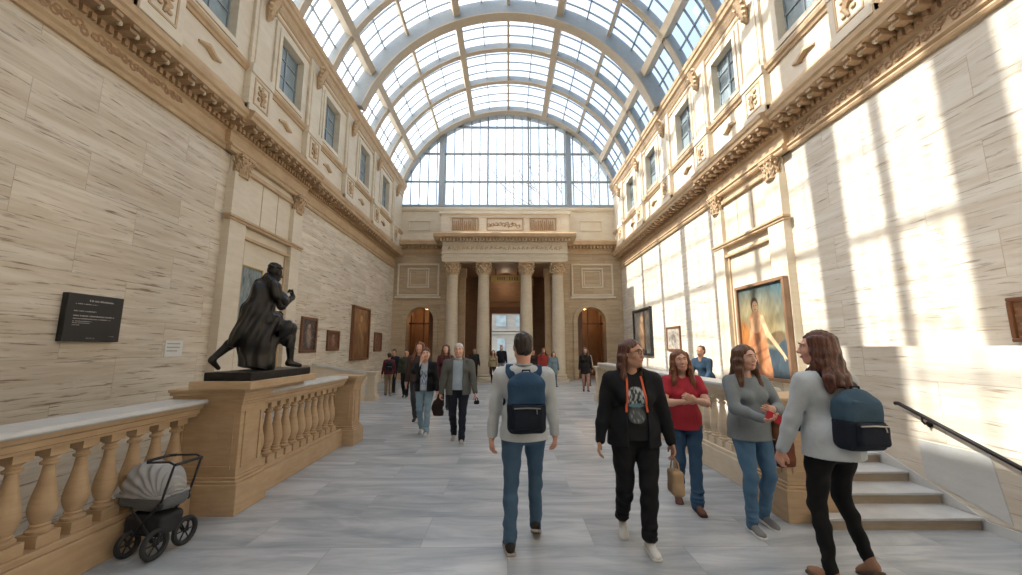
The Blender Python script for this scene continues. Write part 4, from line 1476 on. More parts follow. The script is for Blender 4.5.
def card(sx, y0, y1, z0, z1, label, wallx=HALF, nl=3):
    r = empty('caption_card', (sx*(wallx-.01), (y0+y1)/2, z0)); tag(r, label, 'label')
    c = MB(); c.box(sx*wallx, sx*(wallx-0.012), y0, y1, z0, z1); obj('card', c, M['white'], r)
    c = MB()
    for k in range(nl):
        zz = z1-0.07-k*(z1-z0-0.1)/max(nl, 1)
        yy = y0+0.04
        while yy < y0+(y1-y0)*r_.uniform(.6, .9):
            c.box(sx*(wallx-0.012), sx*(wallx-0.014), yy, yy+0.018, zz, zz+0.02); yy += 0.027
    o = obj('lettering', c, M['ink_dark'], r); o['kind'] = 'stuff'
card(-1, 7.5, 7.9, 1.52, 1.82, 'small white caption card left of the statue on the travertine wall')
card(1, 7.27, 7.7, 1.42, 1.72, 'white caption card on the right wall behind the auburn-haired woman')

# =================================================================== PEOPLE
def V3(*a): return np.array(a, float)
def unit(v): return v/max(np.linalg.norm(v), 1e-9)
def ik(a, c, l1, l2, pole):
    """middle joint of a two-bone limb from a to c bending towards pole"""
    a = np.array(a, float); c = np.array(c, float)
    d = c-a; L = np.linalg.norm(d)
    if L > (l1+l2)*0.999:
        c = a+d/L*(l1+l2)*0.999; d = c-a; L = np.linalg.norm(d)
    x = (l1*l1-l2*l2+L*L)/(2*L)
    h = math.sqrt(max(l1*l1-x*x, 0))
    u = d/L; p = np.array(pole, float); p = unit(p-u*(p@u))
    return a+u*x+p*h, c

def rotm(yaw, pitch=0, roll=0):
    cy, sy = math.cos(yaw), math.sin(yaw); cp, sp = math.cos(pitch), math.sin(pitch); cr, sr = math.cos(roll), math.sin(roll)
    Rz = np.array([[cy, -sy, 0], [sy, cy, 0], [0, 0, 1]])
    Rx = np.array([[1, 0, 0], [0, cp, -sp], [0, sp, cp]])
    Ry = np.array([[cr, 0, sr], [0, 1, 0], [-sr, 0, cr]])
    return Rz@Rx@Ry

def grow(S, i0, c, k):
    """scale the shapes added since i0 about c"""
    for i in range(i0, len(S.ops)):
        o = list(S.ops[i])
        if o[0] == 'cone':
            o[1] = c+(o[1]-c)*k; o[2] = c+(o[2]-c)*k; o[3] *= k; o[4] *= k
        elif o[0] in ('ell', 'cell', 'rbox', 'cbox'):
            o[1] = c+(o[1]-c)*k; o[2] = o[2]*k
        S.ops[i] = tuple(o)

def add_hand(S, w, d, palm, side, curl=0.5, fine=True):
    """w wrist, d direction of the hand, palm direction the palm faces, side +1 right hand"""
    d = unit(np.array(d, float)); n = np.array(palm, float); n = unit(n-d*(n@d))
    t = np.cross(d, n)*side*-1                      # towards the thumb
    S.cone(w-d*0.02, w+d*0.03, 0.026, 0.027, 0.02, (n, 0.75))
    S.cone(w+d*0.03+t*0.008, w+d*0.082+t*0.012, 0.026, 0.024, 0.015, (n, 0.5))
    S.cone(w+d*0.03-t*0.010, w+d*0.078-t*0.014, 0.024, 0.022, 0.015, (n, 0.5))
    if not fine:
        S.cone(w+d*0.08, w+d*0.14+n*0.04*curl, 0.026, 0.018, 0.01, (n, 0.5)); S.cone(w+d*0.03+t*0.03, w+d*0.08+t*0.05, 0.013, 0.01, 0.008)
        return
    for off, L, r in ((0.030, 0.070, 0.0088), (0.010, 0.078, 0.0092), (-0.010, 0.073, 0.0088), (-0.029, 0.058, 0.0080)):
        k = w+d*(0.085-abs(off-0.008)*0.25)+t*off
        a1 = curl*0.6
        d1 = unit(d*math.cos(a1)+n*math.sin(a1)+t*off*1.2)
        d2 = unit(d*math.cos(a1*2.2)+n*math.sin(a1*2.2))
        d3 = unit(d*math.cos(min(a1*3.2, 2.9))+n*math.sin(min(a1*3.2, 2.9)))
        p1 = k+d1*L*0.45; p2 = p1+d2*L*0.32; p3 = p2+d3*L*0.25
        S.cone(k-d*0.01, p1, r*1.08, r, 0.004); S.cone(p1, p2, r, r*0.93, 0.003); S.cone(p2, p3, r*0.93, r*0.8, 0.003)
    k = w+d*0.022+t*0.024
    p1 = k+unit(t*0.75+d*0.8+n*0.35)*0.040; p2 = p1+unit(t*0.2+d*0.95+n*0.3)*0.028
    S.cone(k, p1, 0.0125, 0.0105, 0.01); S.cone(p1, p2, 0.0105, 0.0085, 0.004)

def make_person(label, loc, rot, H, skin='fair', hair=('short', 'dark'), head=(0, 0, 0), wide=1.0, fem=False,
                foot=((-0.10, 0.0, 0.0), (0.10, 0.0, 0.0)), foot_pitch=(0, 0), hand=((-0.27, 0.06, 0.80), (0.27, 0.06, 0.80)), hand_dir=None, palm=None, elbow_pole=None, curl=0.55,
                lean=0.0, top=None, jacket=None, legs=None, shoes=None, glasses=False, h=0.008, fine=True, group=None, bare=0.0, smile=False, hip_drop=0.0, tdx=0.0):
    s = H/1.75
    rz = math.radians(rot)
    W = wide
    hipz = 0.925-hip_drop
    # spine
    def sp(x, y, z):
        t = max(0.0, z-0.95)
        return V3(x+tdx*t, y+math.tan(lean)*t, z-hip_drop*(1 if z > 0.5 else 0))
    pel = sp(0, 0, 0.96); wai = sp(0, 0.005, 1.11); che = sp(0, 0.0, 1.29); nk = sp(0, -0.012, 1.47); 
    shw = (0.165 if fem else 0.19)*W
    SHL, SHR = sp(-shw, -0.01, 1.405), sp(shw, -0.01, 1.405)
    HPL, HPR = sp(-0.088*W, 0, 0.925), sp(0.088*W, 0, 0.925)
    ank = []; knee = []
    for i, (hp, ft) in enumerate(((HPL, foot[0]), (HPR, foot[1]))):
        a = V3(ft[0], ft[1]-0.0, 0.085+ft[2])
        if foot_pitch[i] > 0: a = a+V3(0, -0.0, 0.10*math.sin(foot_pitch[i]))
        kn, a = ik(hp, a, 0.425, 0.425, (ft[0]*0.3, 1, 0.0)); ank.append(a); knee.append(kn)
    elb = []; wr = []
    for i, (sh, hd) in enumerate(((SHL, hand[0]), (SHR, hand[1]))):
        pole = (elbow_pole[i] if elbow_pole else ((-0.5 if i == 0 else 0.5), -1, -0.1))
        e, w_ = ik(sh, V3(*hd), 0.29, 0.255, pole); elb.append(e); wr.append(w_)
    hd_dirs = hand_dir or (unit(wr[0]-elb[0]), unit(wr[1]-elb[1]))
    palms = palm or ((1, 0.1, 0), (-1, 0.1, 0))
    # head
    HR_ = rotm(math.radians(head[0]), math.radians(head[1]), math.radians(head[2]))
    neck_top = nk+V3(0, 0.012, 0.085)
    hc = neck_top+HR_@V3(0, 0.02, 0.088)
    def hpb(x, y, z): return hc+HR_@V3(x, y, z)
    hp_ = hpb
    # ---- body
    B = Solid()
    B.cone(pel+V3(-.04*W, 0, 0), pel+V3(.04*W, 0, 0), .105*W, .105*W, .03, ((0, 1, 0), .85))
    B.chain([pel, wai, che], [.12*W, .108*W, .125*W], .04, ((0, 1, 0), .72))
    B.cone(sp(-shw*.75, -.01, 1.385), sp(shw*.75, -.01, 1.385), .06, .06, .05)
    for hp, kn, a in ((HPL, knee[0], ank[0]), (HPR, knee[1], ank[1])):
        B.chain([hp, kn, a], [.075*W, .047, .034], .03)
    for i, a in enumerate(ank):
        FR = rotm(-foot[i][0]*1.2, -foot_pitch[i])
        B.cone(a+FR@V3(0, 0, -.03), a+FR@V3(0, .12, -.055), .028, .022, .02)
    for i, (sh, e, w_) in enumerate(((SHL, elb[0], wr[0]), (SHR, elb[1], wr[1]))):
        B.cone(sh, e, .043*W, .036*W, .03)
        B.cone(e, e+(w_-e)*.35, .036*W, .037*W, .02); B.cone(e+(w_-e)*.35, w_, .037*W, .024, .02)
        add_hand(B, w_, hd_dirs[i], palms[i], 1 if i else -1, curl if not isinstance(curl, tuple) else curl[i], fine)
    nr = .046 if fem else .056
    B.cone(nk-V3(0, 0, .05), neck_top, nr*1.15, nr, .04)
    B.cone(neck_top, hp_(0, -.015, -.03), nr, nr*1.02, .03)
    i0 = len(B.ops)
    B.ell(hp_(0, -.014, .028), (.074, .093, .088), .02, HR_)
    B.ell(hp_(0, .022, -.02), (.062, .073, .085), .03, HR_)
    B.ell(hp_(0, .058, -.088), (.026 if fem else .031, .026, .023), .03, HR_)
    for sg in (-1, 1):
        B.cone(hp_(sg*.048, .005, -.062), hp_(sg*.012, .055, -.092), .022, .018, .025)
        B.ell(hp_(sg*.036, .066, -.028), (.021, .019, .02), .02, HR_)
        B.cut_ell(hp_(sg*.031, .098, .012), (.017, .014, .011), .012, HR_)
        B.cone(hp_(sg*.012, .087, .028), hp_(sg*.045, .078, .03), .009, .007, .012)
        B.ell(hp_(sg*.076, -.008, -.005), (.009, .019, .031), .006, HR_)
    B.cone(hp_(0, .09, .015), hp_(0, .108, -.026), .0075, .012, .012)
    B.ell(hp_(0, .104, -.032), (.017, .010, .008), .008, HR_)
    B.ell(hp_(0, .084, -.058), (.026, .014, .007), .008, HR_)
    B.ell(hp_(0, .082, -.068), (.021, .013, .007), .008, HR_)
    HK = 1.07
    grow(B, i0, hc, HK)
    me = B.mesh('person', h if fine else h, s)
    body = link_mesh('person', me, SK[skin])
    body.location = loc; body.rotation_euler = (0, 0, rz)
    tag(body, label, 'person', group)
    def child(nm, S, mat, hh=None, par=None):
        m = S.mesh(nm, hh or h, s)
        return link_mesh(nm, m, mat, par or body)
    def childmb(nm, mb, mat, par=None, smooth=True):
        mb.v = [tuple(c*s for c in p) for p in mb.v]
        return obj(nm, mb, mat, par or body, smooth=smooth, local=True)
    def hx(*a): return hc+(hpb(*a)-hc)*HK
    hp_ = hx
    # ---- face
    if fine:
        for sg in (-1, 1):
            g = MB(); c = hp_(sg*.031, .0800, .012); g.ball(c, (.0125, .0085, .0072), 10, 8); e_ = childmb('eye', g, M['eye'])
            g = MB(); c = hp_(sg*.031, .0868, .012); g.ball(c, (.006, .0032, .0062), 8, 6); childmb('iris', g, M['iris'], e_)
            g = MB(); g.tube([hp_(sg*.014, .1, .031), hp_(sg*.03, .1, .036), hp_(sg*.048, .086, .030)], [.003, .004, .002], 6); childmb('eyebrow', g, M['brow'])
        g = MB()
        if smile:
            g.tube([hp_(-.028, .084, -.054), hp_(-.012, .098, -.064), hp_(.012, .098, -.064), hp_(.028, .084, -.054)], [.003, .0065, .0065, .003], 6); childmb('lips', g, M['lip'])
            g = MB(); g.tube([hp_(-.02, .092, -.057), hp_(0, .102, -.0615), hp_(.02, .092, -.057)], [.002, .0045, .002], 6); childmb('teeth', g, M['eye'])
        else:
            g.tube([hp_(-.024, .088, -.062), hp_(-.008, .098, -.061), hp_(.008, .098, -.061), hp_(.024, .088, -.062)], [.003, .006, .006, .003], 6); childmb('lips', g, M['lip'])
    if glasses:
        g = MB()
        for sg in (-1, 1):
            pts = [hp_(sg*.032+.024*math.cos(a), .106, .010+.018*math.sin(a)) for a in np.linspace(0, 2*PI, 13)]
            g.tube(pts, .0026, 5, caps=False); g.tube([hp_(sg*.056, .104, .014), hp_(sg*.078, 0, .012)], .0025, 5)
        g.tube([hp_(-.008, .108, .012), hp_(.008, .108, .012)], .0025, 5)
        childmb('glasses', g, M['black'])
    hp_ = hpb
    # ---- hair
    st_, hcol = hair
    Hs = Solid()
    Hs.ell(hp_(0, -.02, .04), (.081, .099, .088), .01, HR_)
    if st_ == 'short':
        Hs.ell(hp_(0, -.06, -.02), (.068, .05, .06), .03, HR_)
        Hs.cut_box(hp_(0, .11, -.03), (.2, .07, .085), .03, HR_, .012)
        Hs.cut_box(hp_(0, .06, -.06), (.2, .07, .062), .01, HR_, .01)
        Hs.cut_box(hp_(0, 0, -.12), (.2, .2, .05), .01, HR_, .01)
    elif st_ == 'bald':
        Hs = None
    else:
        L = {'long': .30, 'wavy': .225, 'tied': .20}[st_]
        Hs.ell(hp_(0, -.045, -.01), (.083, .06, .10), .03, HR_)
        r_ = random.Random(len(label))
        strands = []
        arc_ = np.linspace(-2.05, 2.05, 13) if st_ != 'tied' else np.linspace(-1.5, 1.5, 9)
        for a in arc_:
            # a = 0 is the back of the head
            x, y = .078*math.sin(a), -.02-.082*math.cos(a)
            p0 = hp_(x*.9, y*.9, .06); p1 = hp_(x*1.08, y*1.05, -.03)
            out = unit(V3(math.sin(a), -math.cos(a)*1.0, 0))
            wv = .014 if st_ == 'wavy' else .004
            p2 = hp_(x*1.18, y*1.1, -.10)+out*r_.uniform(-wv, wv)
            drop = L*r_.uniform(.82, 1.08)
            base = hp_(x*1.18, y*1.1, -.10)
            sh_ = nk+V3((HR_@V3(math.sin(a), 0, 0))[0]*.11, (-.105 if abs(a) < 1.5 else .075), -.02)
            p3 = base*.35+sh_*.65+out*r_.uniform(-wv, wv*1.5)
            p3[2] = hc[2]-.10-drop*.45
            p4 = sh_+out*r_.uniform(-wv, wv*1.8); p4[2] = hc[2]-.06-drop
            if st_ == 'wavy':
                p3 = p3+out*.02; p4 = p4+out*.02
            Hs.chain([p0, p1, p2, p3, p4], [.026, .028, .029, .027, .012], .022)
        Hs.cut_ell(hp_(0, .085, -.03), (.060, .075, .095), .02, HR_)
        Hs.cut_ell(hp_(0, .11, .02), (.05, .07, .05), .02, HR_)
    if Hs is not None:
        grow(Hs, 0, hc, HK)
        f_ = 70 if fine else 40
        Hs.noise(lambda X, Y, Z: .0032*np.sin(f_*X*1.3+4*np.sin(14*Z)+f_*.8*Y)+.002*np.sin(f_*2.1*(X-Y)+7*Z))
        child('hair', Hs, HR[hcol], max(h*.85, .0065))
    # ---- trousers
    lg = legs or {}
    T = Solid(); e = lg.get('e', .012); bot = lg.get('bottom', .05); kr = lg.get('knee', .062)
    T.cone(pel+V3(-.045*W, -.01, -.01), pel+V3(.045*W, -.01, -.01), .105*W+e, .105*W+e, .03, ((0, 1, 0), .88))
    T.cone(pel, pel+V3(0, 0, .08), .125*W+e*.5, .118*W+e*.5, .03, ((0, 1, 0), .76))
    for sg, hp, kn, a in ((-1, HPL, knee[0], ank[0]), (1, HPR, knee[1], ank[1])):
        T.cone(hp+V3(0, -.035, .0), hp+V3(0, -.035, -.02), .078*W+e*.5, .075*W, .035)
        T.cone(hp, kn, .084*W+e, kr, .02)
        mid = kn+(a-kn)*.3+V3(0, -.012, 0)
        T.chain([kn, mid, a+V3(0, -.008, lg.get('lift', -.022))], [kr, kr*.98, bot], .02)
    for kn, a in zip(knee, ank):
        for q_ in (.72, .86, .95):
            c_ = kn+(a-kn)*q_; T.ell(c_, (bot*1.06, bot*1.08, .016), .02)
    T.noise(folds(.0055 if fine else .003, 26, len(label)*.7, .9))
    for a in ank:
        pass
    T.cut_half((0, 0, (top or {}).get('hem', .92)+.045-hip_drop), (0, 0, 1))
    if lg.get('cut'):
        T.cut_half((0, 0, lg['cut']), (0, 0, -1))
    tr = child('trousers', T, cloth(lg.get('color', (.05, .09, .16)), lg.get('kind', 'denim')))
    # ---- shoes
    so = shoes or {}
    for i, a in enumerate(ank):
        fp = foot_pitch[i]
        FR = rotm(-foot[i][0]*1.2, -fp)
        f = lambda x, y, z: a+FR@V3(x, y, z)
        U = Solid()
        U.ell(f(0, -.035, -.04), (.036, .045, .042), .02, FR)
        U.cone(f(0, .0, -.035), f(0, .10, -.052), .036, .034, .02)
        U.ell(f(0, .125, -.056), (.041, .055, .026), .02, FR)
        U.cone(f(0, -.02, -.03), f(0, -.012, -.0+.03 if not so.get('high') else .10), .036, .036 if not so.get('high') else .046, .02)
        p = f(0, 0, -.072); n = FR@V3(0, 0, -1); U.cut_half(p, n)
        sh_ = child('shoe', U, M.get(so.get('mat'), None) or cloth(so.get('color', (.05, .05, .05)), 'canvas'), h)
        K = Solid(); K.rbox(f(0, .045, -.076), (.04, .13, .0125), .012, .01, FR)
        K.ell(f(0, .12, -.076), (.044, .06, .0125), .02, FR)
        child('sole', K, cloth(so.get('sole', (.5, .5, .48)), 'rubber'), min(h, .007), sh_)
    # ---- top
    def torso(S, e, hem, fl=.74, dy=0.0, bust=True):
        S.cone(sp(0, dy-.022, hem-.16), sp(0, dy-.018, 1.0), .184*W+e, .166*W+e, .05, ((0, 1, 0), .86))
        S.chain([sp(0, dy-.008, 1.0), wai+V3(0, dy, 0), che+V3(0, dy, 0)], [(.148 if fem else .140)*W+e, (.112 if fem else .120)*W+e, (.128 if fem else .138)*W+e], .05, ((0, 1, 0), fl))
        S.cone(sp(-shw*.62, dy-.01, 1.30), sp(shw*.62, dy-.01, 1.30), .078+e, .078+e, .05, ((0, 1, 0), .95))
        S.cone(sp(-shw*.8, -.012, 1.385), sp(shw*.8, -.012, 1.385), .057+e, .057+e, .05)
        S.cone(sp(-shw*.45, -.02, 1.43), sp(shw*.45, -.02, 1.43), .045+e, .045+e, .04)
        if fem and bust:
            for sg in (-1, 1):
                S.ell(sp(sg*.068*W, .082+dy+.5*e, 1.255), (.062*W, .052, .06), .04)
    def sleeves(S, e, full=True, cuff=.029, short=.55):
        for i, (sh, el, w_) in enumerate(((SHL, elb[0], wr[0]), (SHR, elb[1], wr[1]))):
            S.cone(sh, el, .045*W+e, .037*W+e*.8, .035)
            if full:
                S.cone(el, el+(w_-el)*.4, .037*W+e*.8, .036*W+e*.6, .02)
                S.cone(el+(w_-el)*.4, w_-unit(w_-el)*.012, .036*W+e*.6, cuff+e*.5, .02)
    tp = top or {}
    S = Solid(); e = tp.get('e', .010)
    hem = tp.get('hem', .92)
    torso(S, e, hem)
    if tp.get('sleeve', 'long') == 'long':
        sleeves(S, e if not jacket else .001, True, tp.get('cuff', .029) if not jacket else .02)
    else:
        for sh, el in ((SHL, elb[0]), (SHR, elb[1])):
            S.cone(sh, sh+(el-sh)*.5, .045*W+e, .046*W+e, .035)
    S.noise(folds(tp.get('fold', .005) if fine else .004, 21, len(label), .8))
    S.cut_half((0, 0, hem-hip_drop), (0, 0, -1))
    nkr = tp.get('neck', .062)
    S.cut_ell(nk+V3(0, .045 if tp.get('scoop') else .012, .045), (nkr, nkr, .05 if not tp.get('scoop') else .075), .006)
    if not tp.get('hide_sleeves'):
        pass
    tname = tp.get('name', 'sweater')
    if jacket:                              # keep the shirt inside the jacket
        S.ops = [o for o in S.ops]
    shirt = child(tname, S, cloth(tp.get('color', (.3, .32, .33)), tp.get('kind', 'knit')))
    info = dict(S=S, s=s, sp=sp, hp=hp_, wr=wr, elb=elb, body=body, child=child, childmb=childmb, nk=nk, SHL=SHL, SHR=SHR, shirt=shirt, W=W, knee=knee)
    if tp.get('collar'):
        g = MB(); g.torus(nk+V3(0, .006, .018), nr*1.25, .013, 'z', 20, 6); childmb('collar', g, cloth(tp['collar'], 'knit'), shirt)
    # ---- jacket
    if jacket:
        J = Solid(); e = jacket.get('e', .028)
        hem = jacket.get('hem', .86)
        torso(J, e, hem, .80, 0.0, fem)
        sleeves(J, e*.8, True, .034)
        J.noise(folds(.0065 if fine else .004, 19, len(label)+3, .8))
        J.cut_half((0, 0, hem-hip_drop), (0, 0, -1))
        ow = jacket.get('open', .06)
        J.cut_box(sp(jacket.get('cx', 0), .2, 1.14), (ow, .2-.03, .40), .01, rotm(0, 0, jacket.get('skew', 0)), .01)
        J.cut_ell(nk+V3(0, .03, .05), (.07, .08, .07), .01)
        info['jacket'] = child('jacket', J, cloth(jacket.get('color', (.012, .012, .014)), 'twill'))
        info['J'] = J
    return info

def patch(info, S, fn, x0, x1, z0, z1, name, nx=36, ny=36, off=.004, sign=1, mask=None, parent=None):
    """thin printed patch lying on the front of a garment"""
    xs = np.linspace(x0, x1, nx); zs = np.linspace(z0, z1, ny)
    Y = np.array([[S.front(x, z, sign) or 0 for z in zs] for x in xs])
    for _ in range(2):
        P = np.pad(Y, 1, mode='edge'); Y = (P[:-2, 1:-1]+P[2:, 1:-1]+P[1:-1, :-2]+P[1:-1, 2:]+2*P[1:-1, 1:-1])/6
    U, V = np.meshgrid(np.linspace(0, 1, nx), np.linspace(0, 1, ny), indexing='ij')
    rgb = np.clip(fn(U, V), 0, 1)
    keep = mask(U, V) if mask is not None else np.ones_like(U, bool)
    s = info['s']
    pts = [(x*s, (Y[i, j]+sign*off)*s, z*s) for i, x in enumerate(xs) for j, z in enumerate(zs)]
    fs = [(i*ny+j, i*ny+j+1, (i+1)*ny+j+1, (i+1)*ny+j)[::-1 if sign < 0 else 1] for i in range(nx-1) for j in range(ny-1) if keep[i, j] and keep[i+1, j+1]]
    me = bpy.data.meshes.new(name); me.from_pydata(pts, [], fs)
    a = me.color_attributes.new('paint', 'FLOAT_COLOR', 'POINT')
    a.data.foreach_set('color', np.concatenate([rgb.reshape(-1, 3), np.ones((nx*ny, 1))], 1).astype(np.float32).ravel())
    me.update(); me.shade_smooth()
    return link_mesh(name, me, M['print'], parent or info['shirt'])

def attach(info, root_name, label, cat):
    """Empty in the same frame as the person, for something carried; stays a thing of its own"""
    b = info['body']
    r = empty(root_name, b.location, b.rotation_euler.z)
    tag(r, label, cat)
    return r

def strap(parent, pts, w, t, mat, s, name='strap', normal=(0, 1, 0)):
    g = MB(); g.tube([tuple(np.array(p)*s) for p in pts], w*s, 10, (normal, t))
    return obj(name, g, mat, parent, smooth=True, local=True)

def strap_over(info, S, x0, x1, zlo_f, zlo_b, parent, mat, w=.024, x_low_f=None, xlb=None, name='strap', th=.006):
    """webbing that follows the garment: up the front at x0, over the shoulder, down the back to x1"""
    s = info['s']
    pts = []
    sp = info['sp']
    xf = x_low_f if x_low_f is not None else x0
    ztop = None
    fr = []; bk = []
    for i in range(9):
        t = i/8; z = zlo_f+(1.43-zlo_f)*t; x = xf+(x0-xf)*t
        y = S.front(x, z, 1)
        if y is not None: fr.append(V3(x, y+th, z))
    for i in range(9):
        t = i/8; z = 1.43+(zlo_b-1.43)*t; x = x0+(x1-x0)*t
        y = S.front(x, z, -1)
        if y is not None: bk.append(V3(x, y-th, z))
    i = int(round((x0-S.ax[0][0])/S.h)); c = S.f[i]
    ztops = []
    mids = []
    if fr and bk:
        for t in (0.25, 0.5, 0.75):
            y = fr[-1][1]*(1-t)+bk[0][1]*t
            j = int(round((y-S.ax[1][0])/S.h)); k = np.where(c[j] < 0)[0]
            if len(k): mids.append(V3(x0, y, S.ax[2][k[-1]]+S.h*.5+th))
    P = fr+mids+bk
    vs = []; fs = []
    # flat ribbon with thickness
    for q, p in enumerate(P):
        a = P[max(q-1, 0)]; b = P[min(q+1, len(P)-1)]
        d = unit(b-a); side = unit(V3(1, 0, 0)-d*d[0])
        n = np.cross(side, d)
        for sgx, sgn in ((-1, -1), (1, -1), (1, 1), (-1, 1)):
            vs.append(tuple((p+side*w*sgx+n*.004*sgn)*s))
    for q in range(len(P)-1):
        o = q*4
        for k in range(4):
            fs.append((o+k, o+(k+1) % 4, o+4+(k+1) % 4, o+4+k))
    m = len(P)-1
    fs += [(3, 2, 1, 0), (4*m, 4*m+1, 4*m+2, 4*m+3)]
    g = MB(); g.add(vs, fs)
    return obj(name, g, mat, parent, smooth=True, local=True)

def backpack(info, label, blue, dark, c=(0, -.235, 1.20), size=(.155, .085, .23), tilt=0.0):
    r = attach(info, 'backpack', label, 'backpack')
    s = info['s']; S = info['S']
    yb = S.front(c[0], c[2], -1) or -.11
    cy = yb-size[1]-.004
    R = rotm(0, 0, tilt)
    C = V3(c[0], cy, c[2])
    def q(x, y, z): return C+R@V3(x, y, z)
    sx, sy, sz = size
    def mk(nm, Q, mat, par=r, hh=.007):
        o = link_mesh(nm, Q.mesh(nm, hh, s), mat, par); return o
    Q = Solid(); Q.rbox(q(0, 0, -.02), (sx, sy, sz-.02), .05, .02, R)
    Q.ell(q(0, 0, sz-.09), (sx*.93, sy*.95, .11), .03, R); Q.noise(folds(.004, 24, 2, 1)); Q.cut_half(q(0, 0, -sz*.02), R@V3(0, 0, -1))
    mk('main_bag', Q, blue)
    Q = Solid(); Q.rbox(q(0, 0, -.02), (sx+.003, sy+.003, sz-.02), .05, .02, R); Q.noise(folds(.003, 24, 5, 1)); Q.cut_half(q(0, 0, -sz*.02), R@V3(0, 0, 1))
    mk('lower_bag', Q, dark)
    Q = Solid(); Q.rbox(q(0.01, -sy-.006, -sz*.42), (sx*.78, .03, sz*.40), .028, .02, R); Q.noise(folds(.003, 28, 1, 1))
    pk = mk('front_pocket', Q, dark)
    g = MB(); g.tube([q(-sx*.66, -sy-.036, -sz*.12)*s, q(0, -sy-.04, -sz*.10)*s, q(sx*.7, -sy-.036, -sz*.12)*s], .005*s, 6)
    g.tube([q(sx*.5, -sy-.04, -sz*.12)*s, q(sx*.52, -sy-.046, -sz*.30)*s], .004*s, 6)
    obj('zip', g, M['chrome'], pk, local=True)
    Q = Solid(); Q.rbox(q(0, -sy*.55, sz*.62), (sx*.80, sy*.5, sz*.12), .03, .02, R)
    mk('lid_pocket', Q, blue)
    g = MB(); g.tube([q(-.035, -.0, sz*.92)*s, q(-.03, -.0, sz+.03)*s, q(.03, -.0, sz+.03)*s, q(.035, -.0, sz*.92)*s], .008*s, 8); obj('top_handle', g, dark, r, smooth=True, local=True)
    return r, q, s

# ------------------------------------------------ foreground figures
LG = .012
# man seen from behind
A = make_person('man walking away in pale grey sweater and blue jeans, seen from behind', (0.14, 3.72, 0), 0, 1.80, 'pink', ('short', 'dark'), (8, 0, 0), 1.08,
    foot=((-.12, -.08, 0), (.11, .20, 0)), foot_pitch=(.0, .4), hand=((-.285, .02, .80), (.285, .10, .82)), curl=.9,
    palm=((1, .2, 0), (-1, .2, 0)), top=dict(name='sweater', color=(.52, .55, .56), e=.016, hem=.87, cuff=.032, neck=.06, collar=(.36, .38, .39), fold=.006),
    legs=dict(color=(.065, .12, .19), kind='denim', bottom=.05, knee=.062, e=.014), shoes=dict(color=(.035, .03, .028), sole=(.35, .30, .26)), h=.008)
navy = cloth((.028, .066, .125), 'nylon'); dark = cloth((.012, .016, .026), 'nylon')
bp, q, s_ = backpack(A, 'navy blue backpack with dark lower pocket on the back of the man in grey', navy, dark, (0.015, 0, 1.185), (.155, .085, .235))
for sg in (-1, 1):
    strap_over(A, A['S'], sg*.125, sg*.06, 1.02, 1.33, bp, navy, .033, sg*.16)
# woman in black
Bp = make_person('person in black jacket, black trousers and white high-top trainers with orange lanyard', (1.13, 3.74, 0), 176, 1.735, 'tan', ('tied', 'rust'), (38, 2, 0), 1.16, True,
    foot=((-.07, .10, 0), (.09, -.22, .0)), foot_pitch=(0, .5), hand=((-.315, .06, .82), (.33, .04, .80)), curl=.7,
    palm=((1, .2, 0), (-1, .2, 0)), top=dict(name='t_shirt', color=(.014, .014, .015), e=.014, hem=.90, neck=.058), jacket=dict(color=(.010, .011, .013), open=.085, hem=.84, e=.034),
    legs=dict(color=(.011, .011, .013), kind='twill', bottom=.058, knee=.075, e=.02, lift=.03), shoes=dict(color=(.62, .61, .58), sole=(.6, .58, .54), high=True), glasses=True, h=.008)
def tee_print(U, V):
    n = n2(31, 10, 16)(U, V)
    rgb = np.ones(U.shape+(3,))*np.array((.03, .03, .035))
    rgb = lay(rgb, np.minimum(blob(U, V, .5, .70, .46, .28, 0, .2), (n-.40)*6), (.42, .47, .48))
    rgb = lay(rgb, blob(U, V, .38, .72, .06, .1, 20), (.04, .05, .06)); rgb = lay(rgb, blob(U, V, .64, .74, .06, .1, -20), (.04, .05, .06))
    rgb = lay(rgb, blob(U, V, .5, .48, .4, .05, 0), (.12, .25, .30))
    rgb = lay(rgb, blob(U, V, .5, .2, .42, .24, 0, .15), (.07, .08, .085))
    rgb = lay(rgb, np.minimum(blob(U, V, .5, .2, .36, .18, 0, .15), (n-.55)*5), (.22, .24, .25))
    return rgb
patch(Bp, Bp['S'], tee_print, -.085, .085, 1.04, 1.36, 'print', 40, 60, .005, 1, lambda U, V: ((U-.5)/.5)**2+((V-.5)/.5)**4 < 1.0)
ly = attach(Bp, 'lanyard', 'orange lanyard round the neck of the person in black', 'lanyard')
for sg in (-1, 1):
    pts = []
    for t in np.linspace(0, 1, 8):
        x = sg*(.062+.028*t); z = 1.44-.30*t; y = (Bp['S'].front(x, z, 1) or .1)+.008
        yj = Bp['J'].front(x, z, 1)
        if yj is not None: y = max(y, yj+.006)
        pts.append((x, y, z))
    strap(ly, pts, .0095, .4, cloth((.72, .14, .06), 'nylon'), Bp['s'], 'strap')
# woman in red
Cp = make_person('smiling woman in red short sleeved top and blue jeans, hands clasped at her chest', (1.95, 4.60, 0), 172, 1.64, 'fair', ('long', 'auburn'), (-2, 2, 5), 1.08, True,
    foot=((-.05, .14, 0), (.08, -.16, 0)), foot_pitch=(0, .45), hand=((-.03, .30, 1.22), (.05, .29, 1.20)), hand_dir=((.8, .2, .45), (-.75, .25, .4)), palm=((.6, -.5, .2), (-.6, -.5, .2)), curl=1.2,
    elbow_pole=((-.9, -.3, -.8), (.9, -.3, -.8)),
    top=dict(name='blouse', color=(.42, .035, .05), e=.012, hem=.86, sleeve='short', neck=.075, scoop=True), legs=dict(color=(.045, .095, .17), kind='denim', bottom=.066, knee=.066, e=.012), shoes=dict(color=(.16, .08, .06), sole=(.08, .05, .04)), smile=True, h=.008)
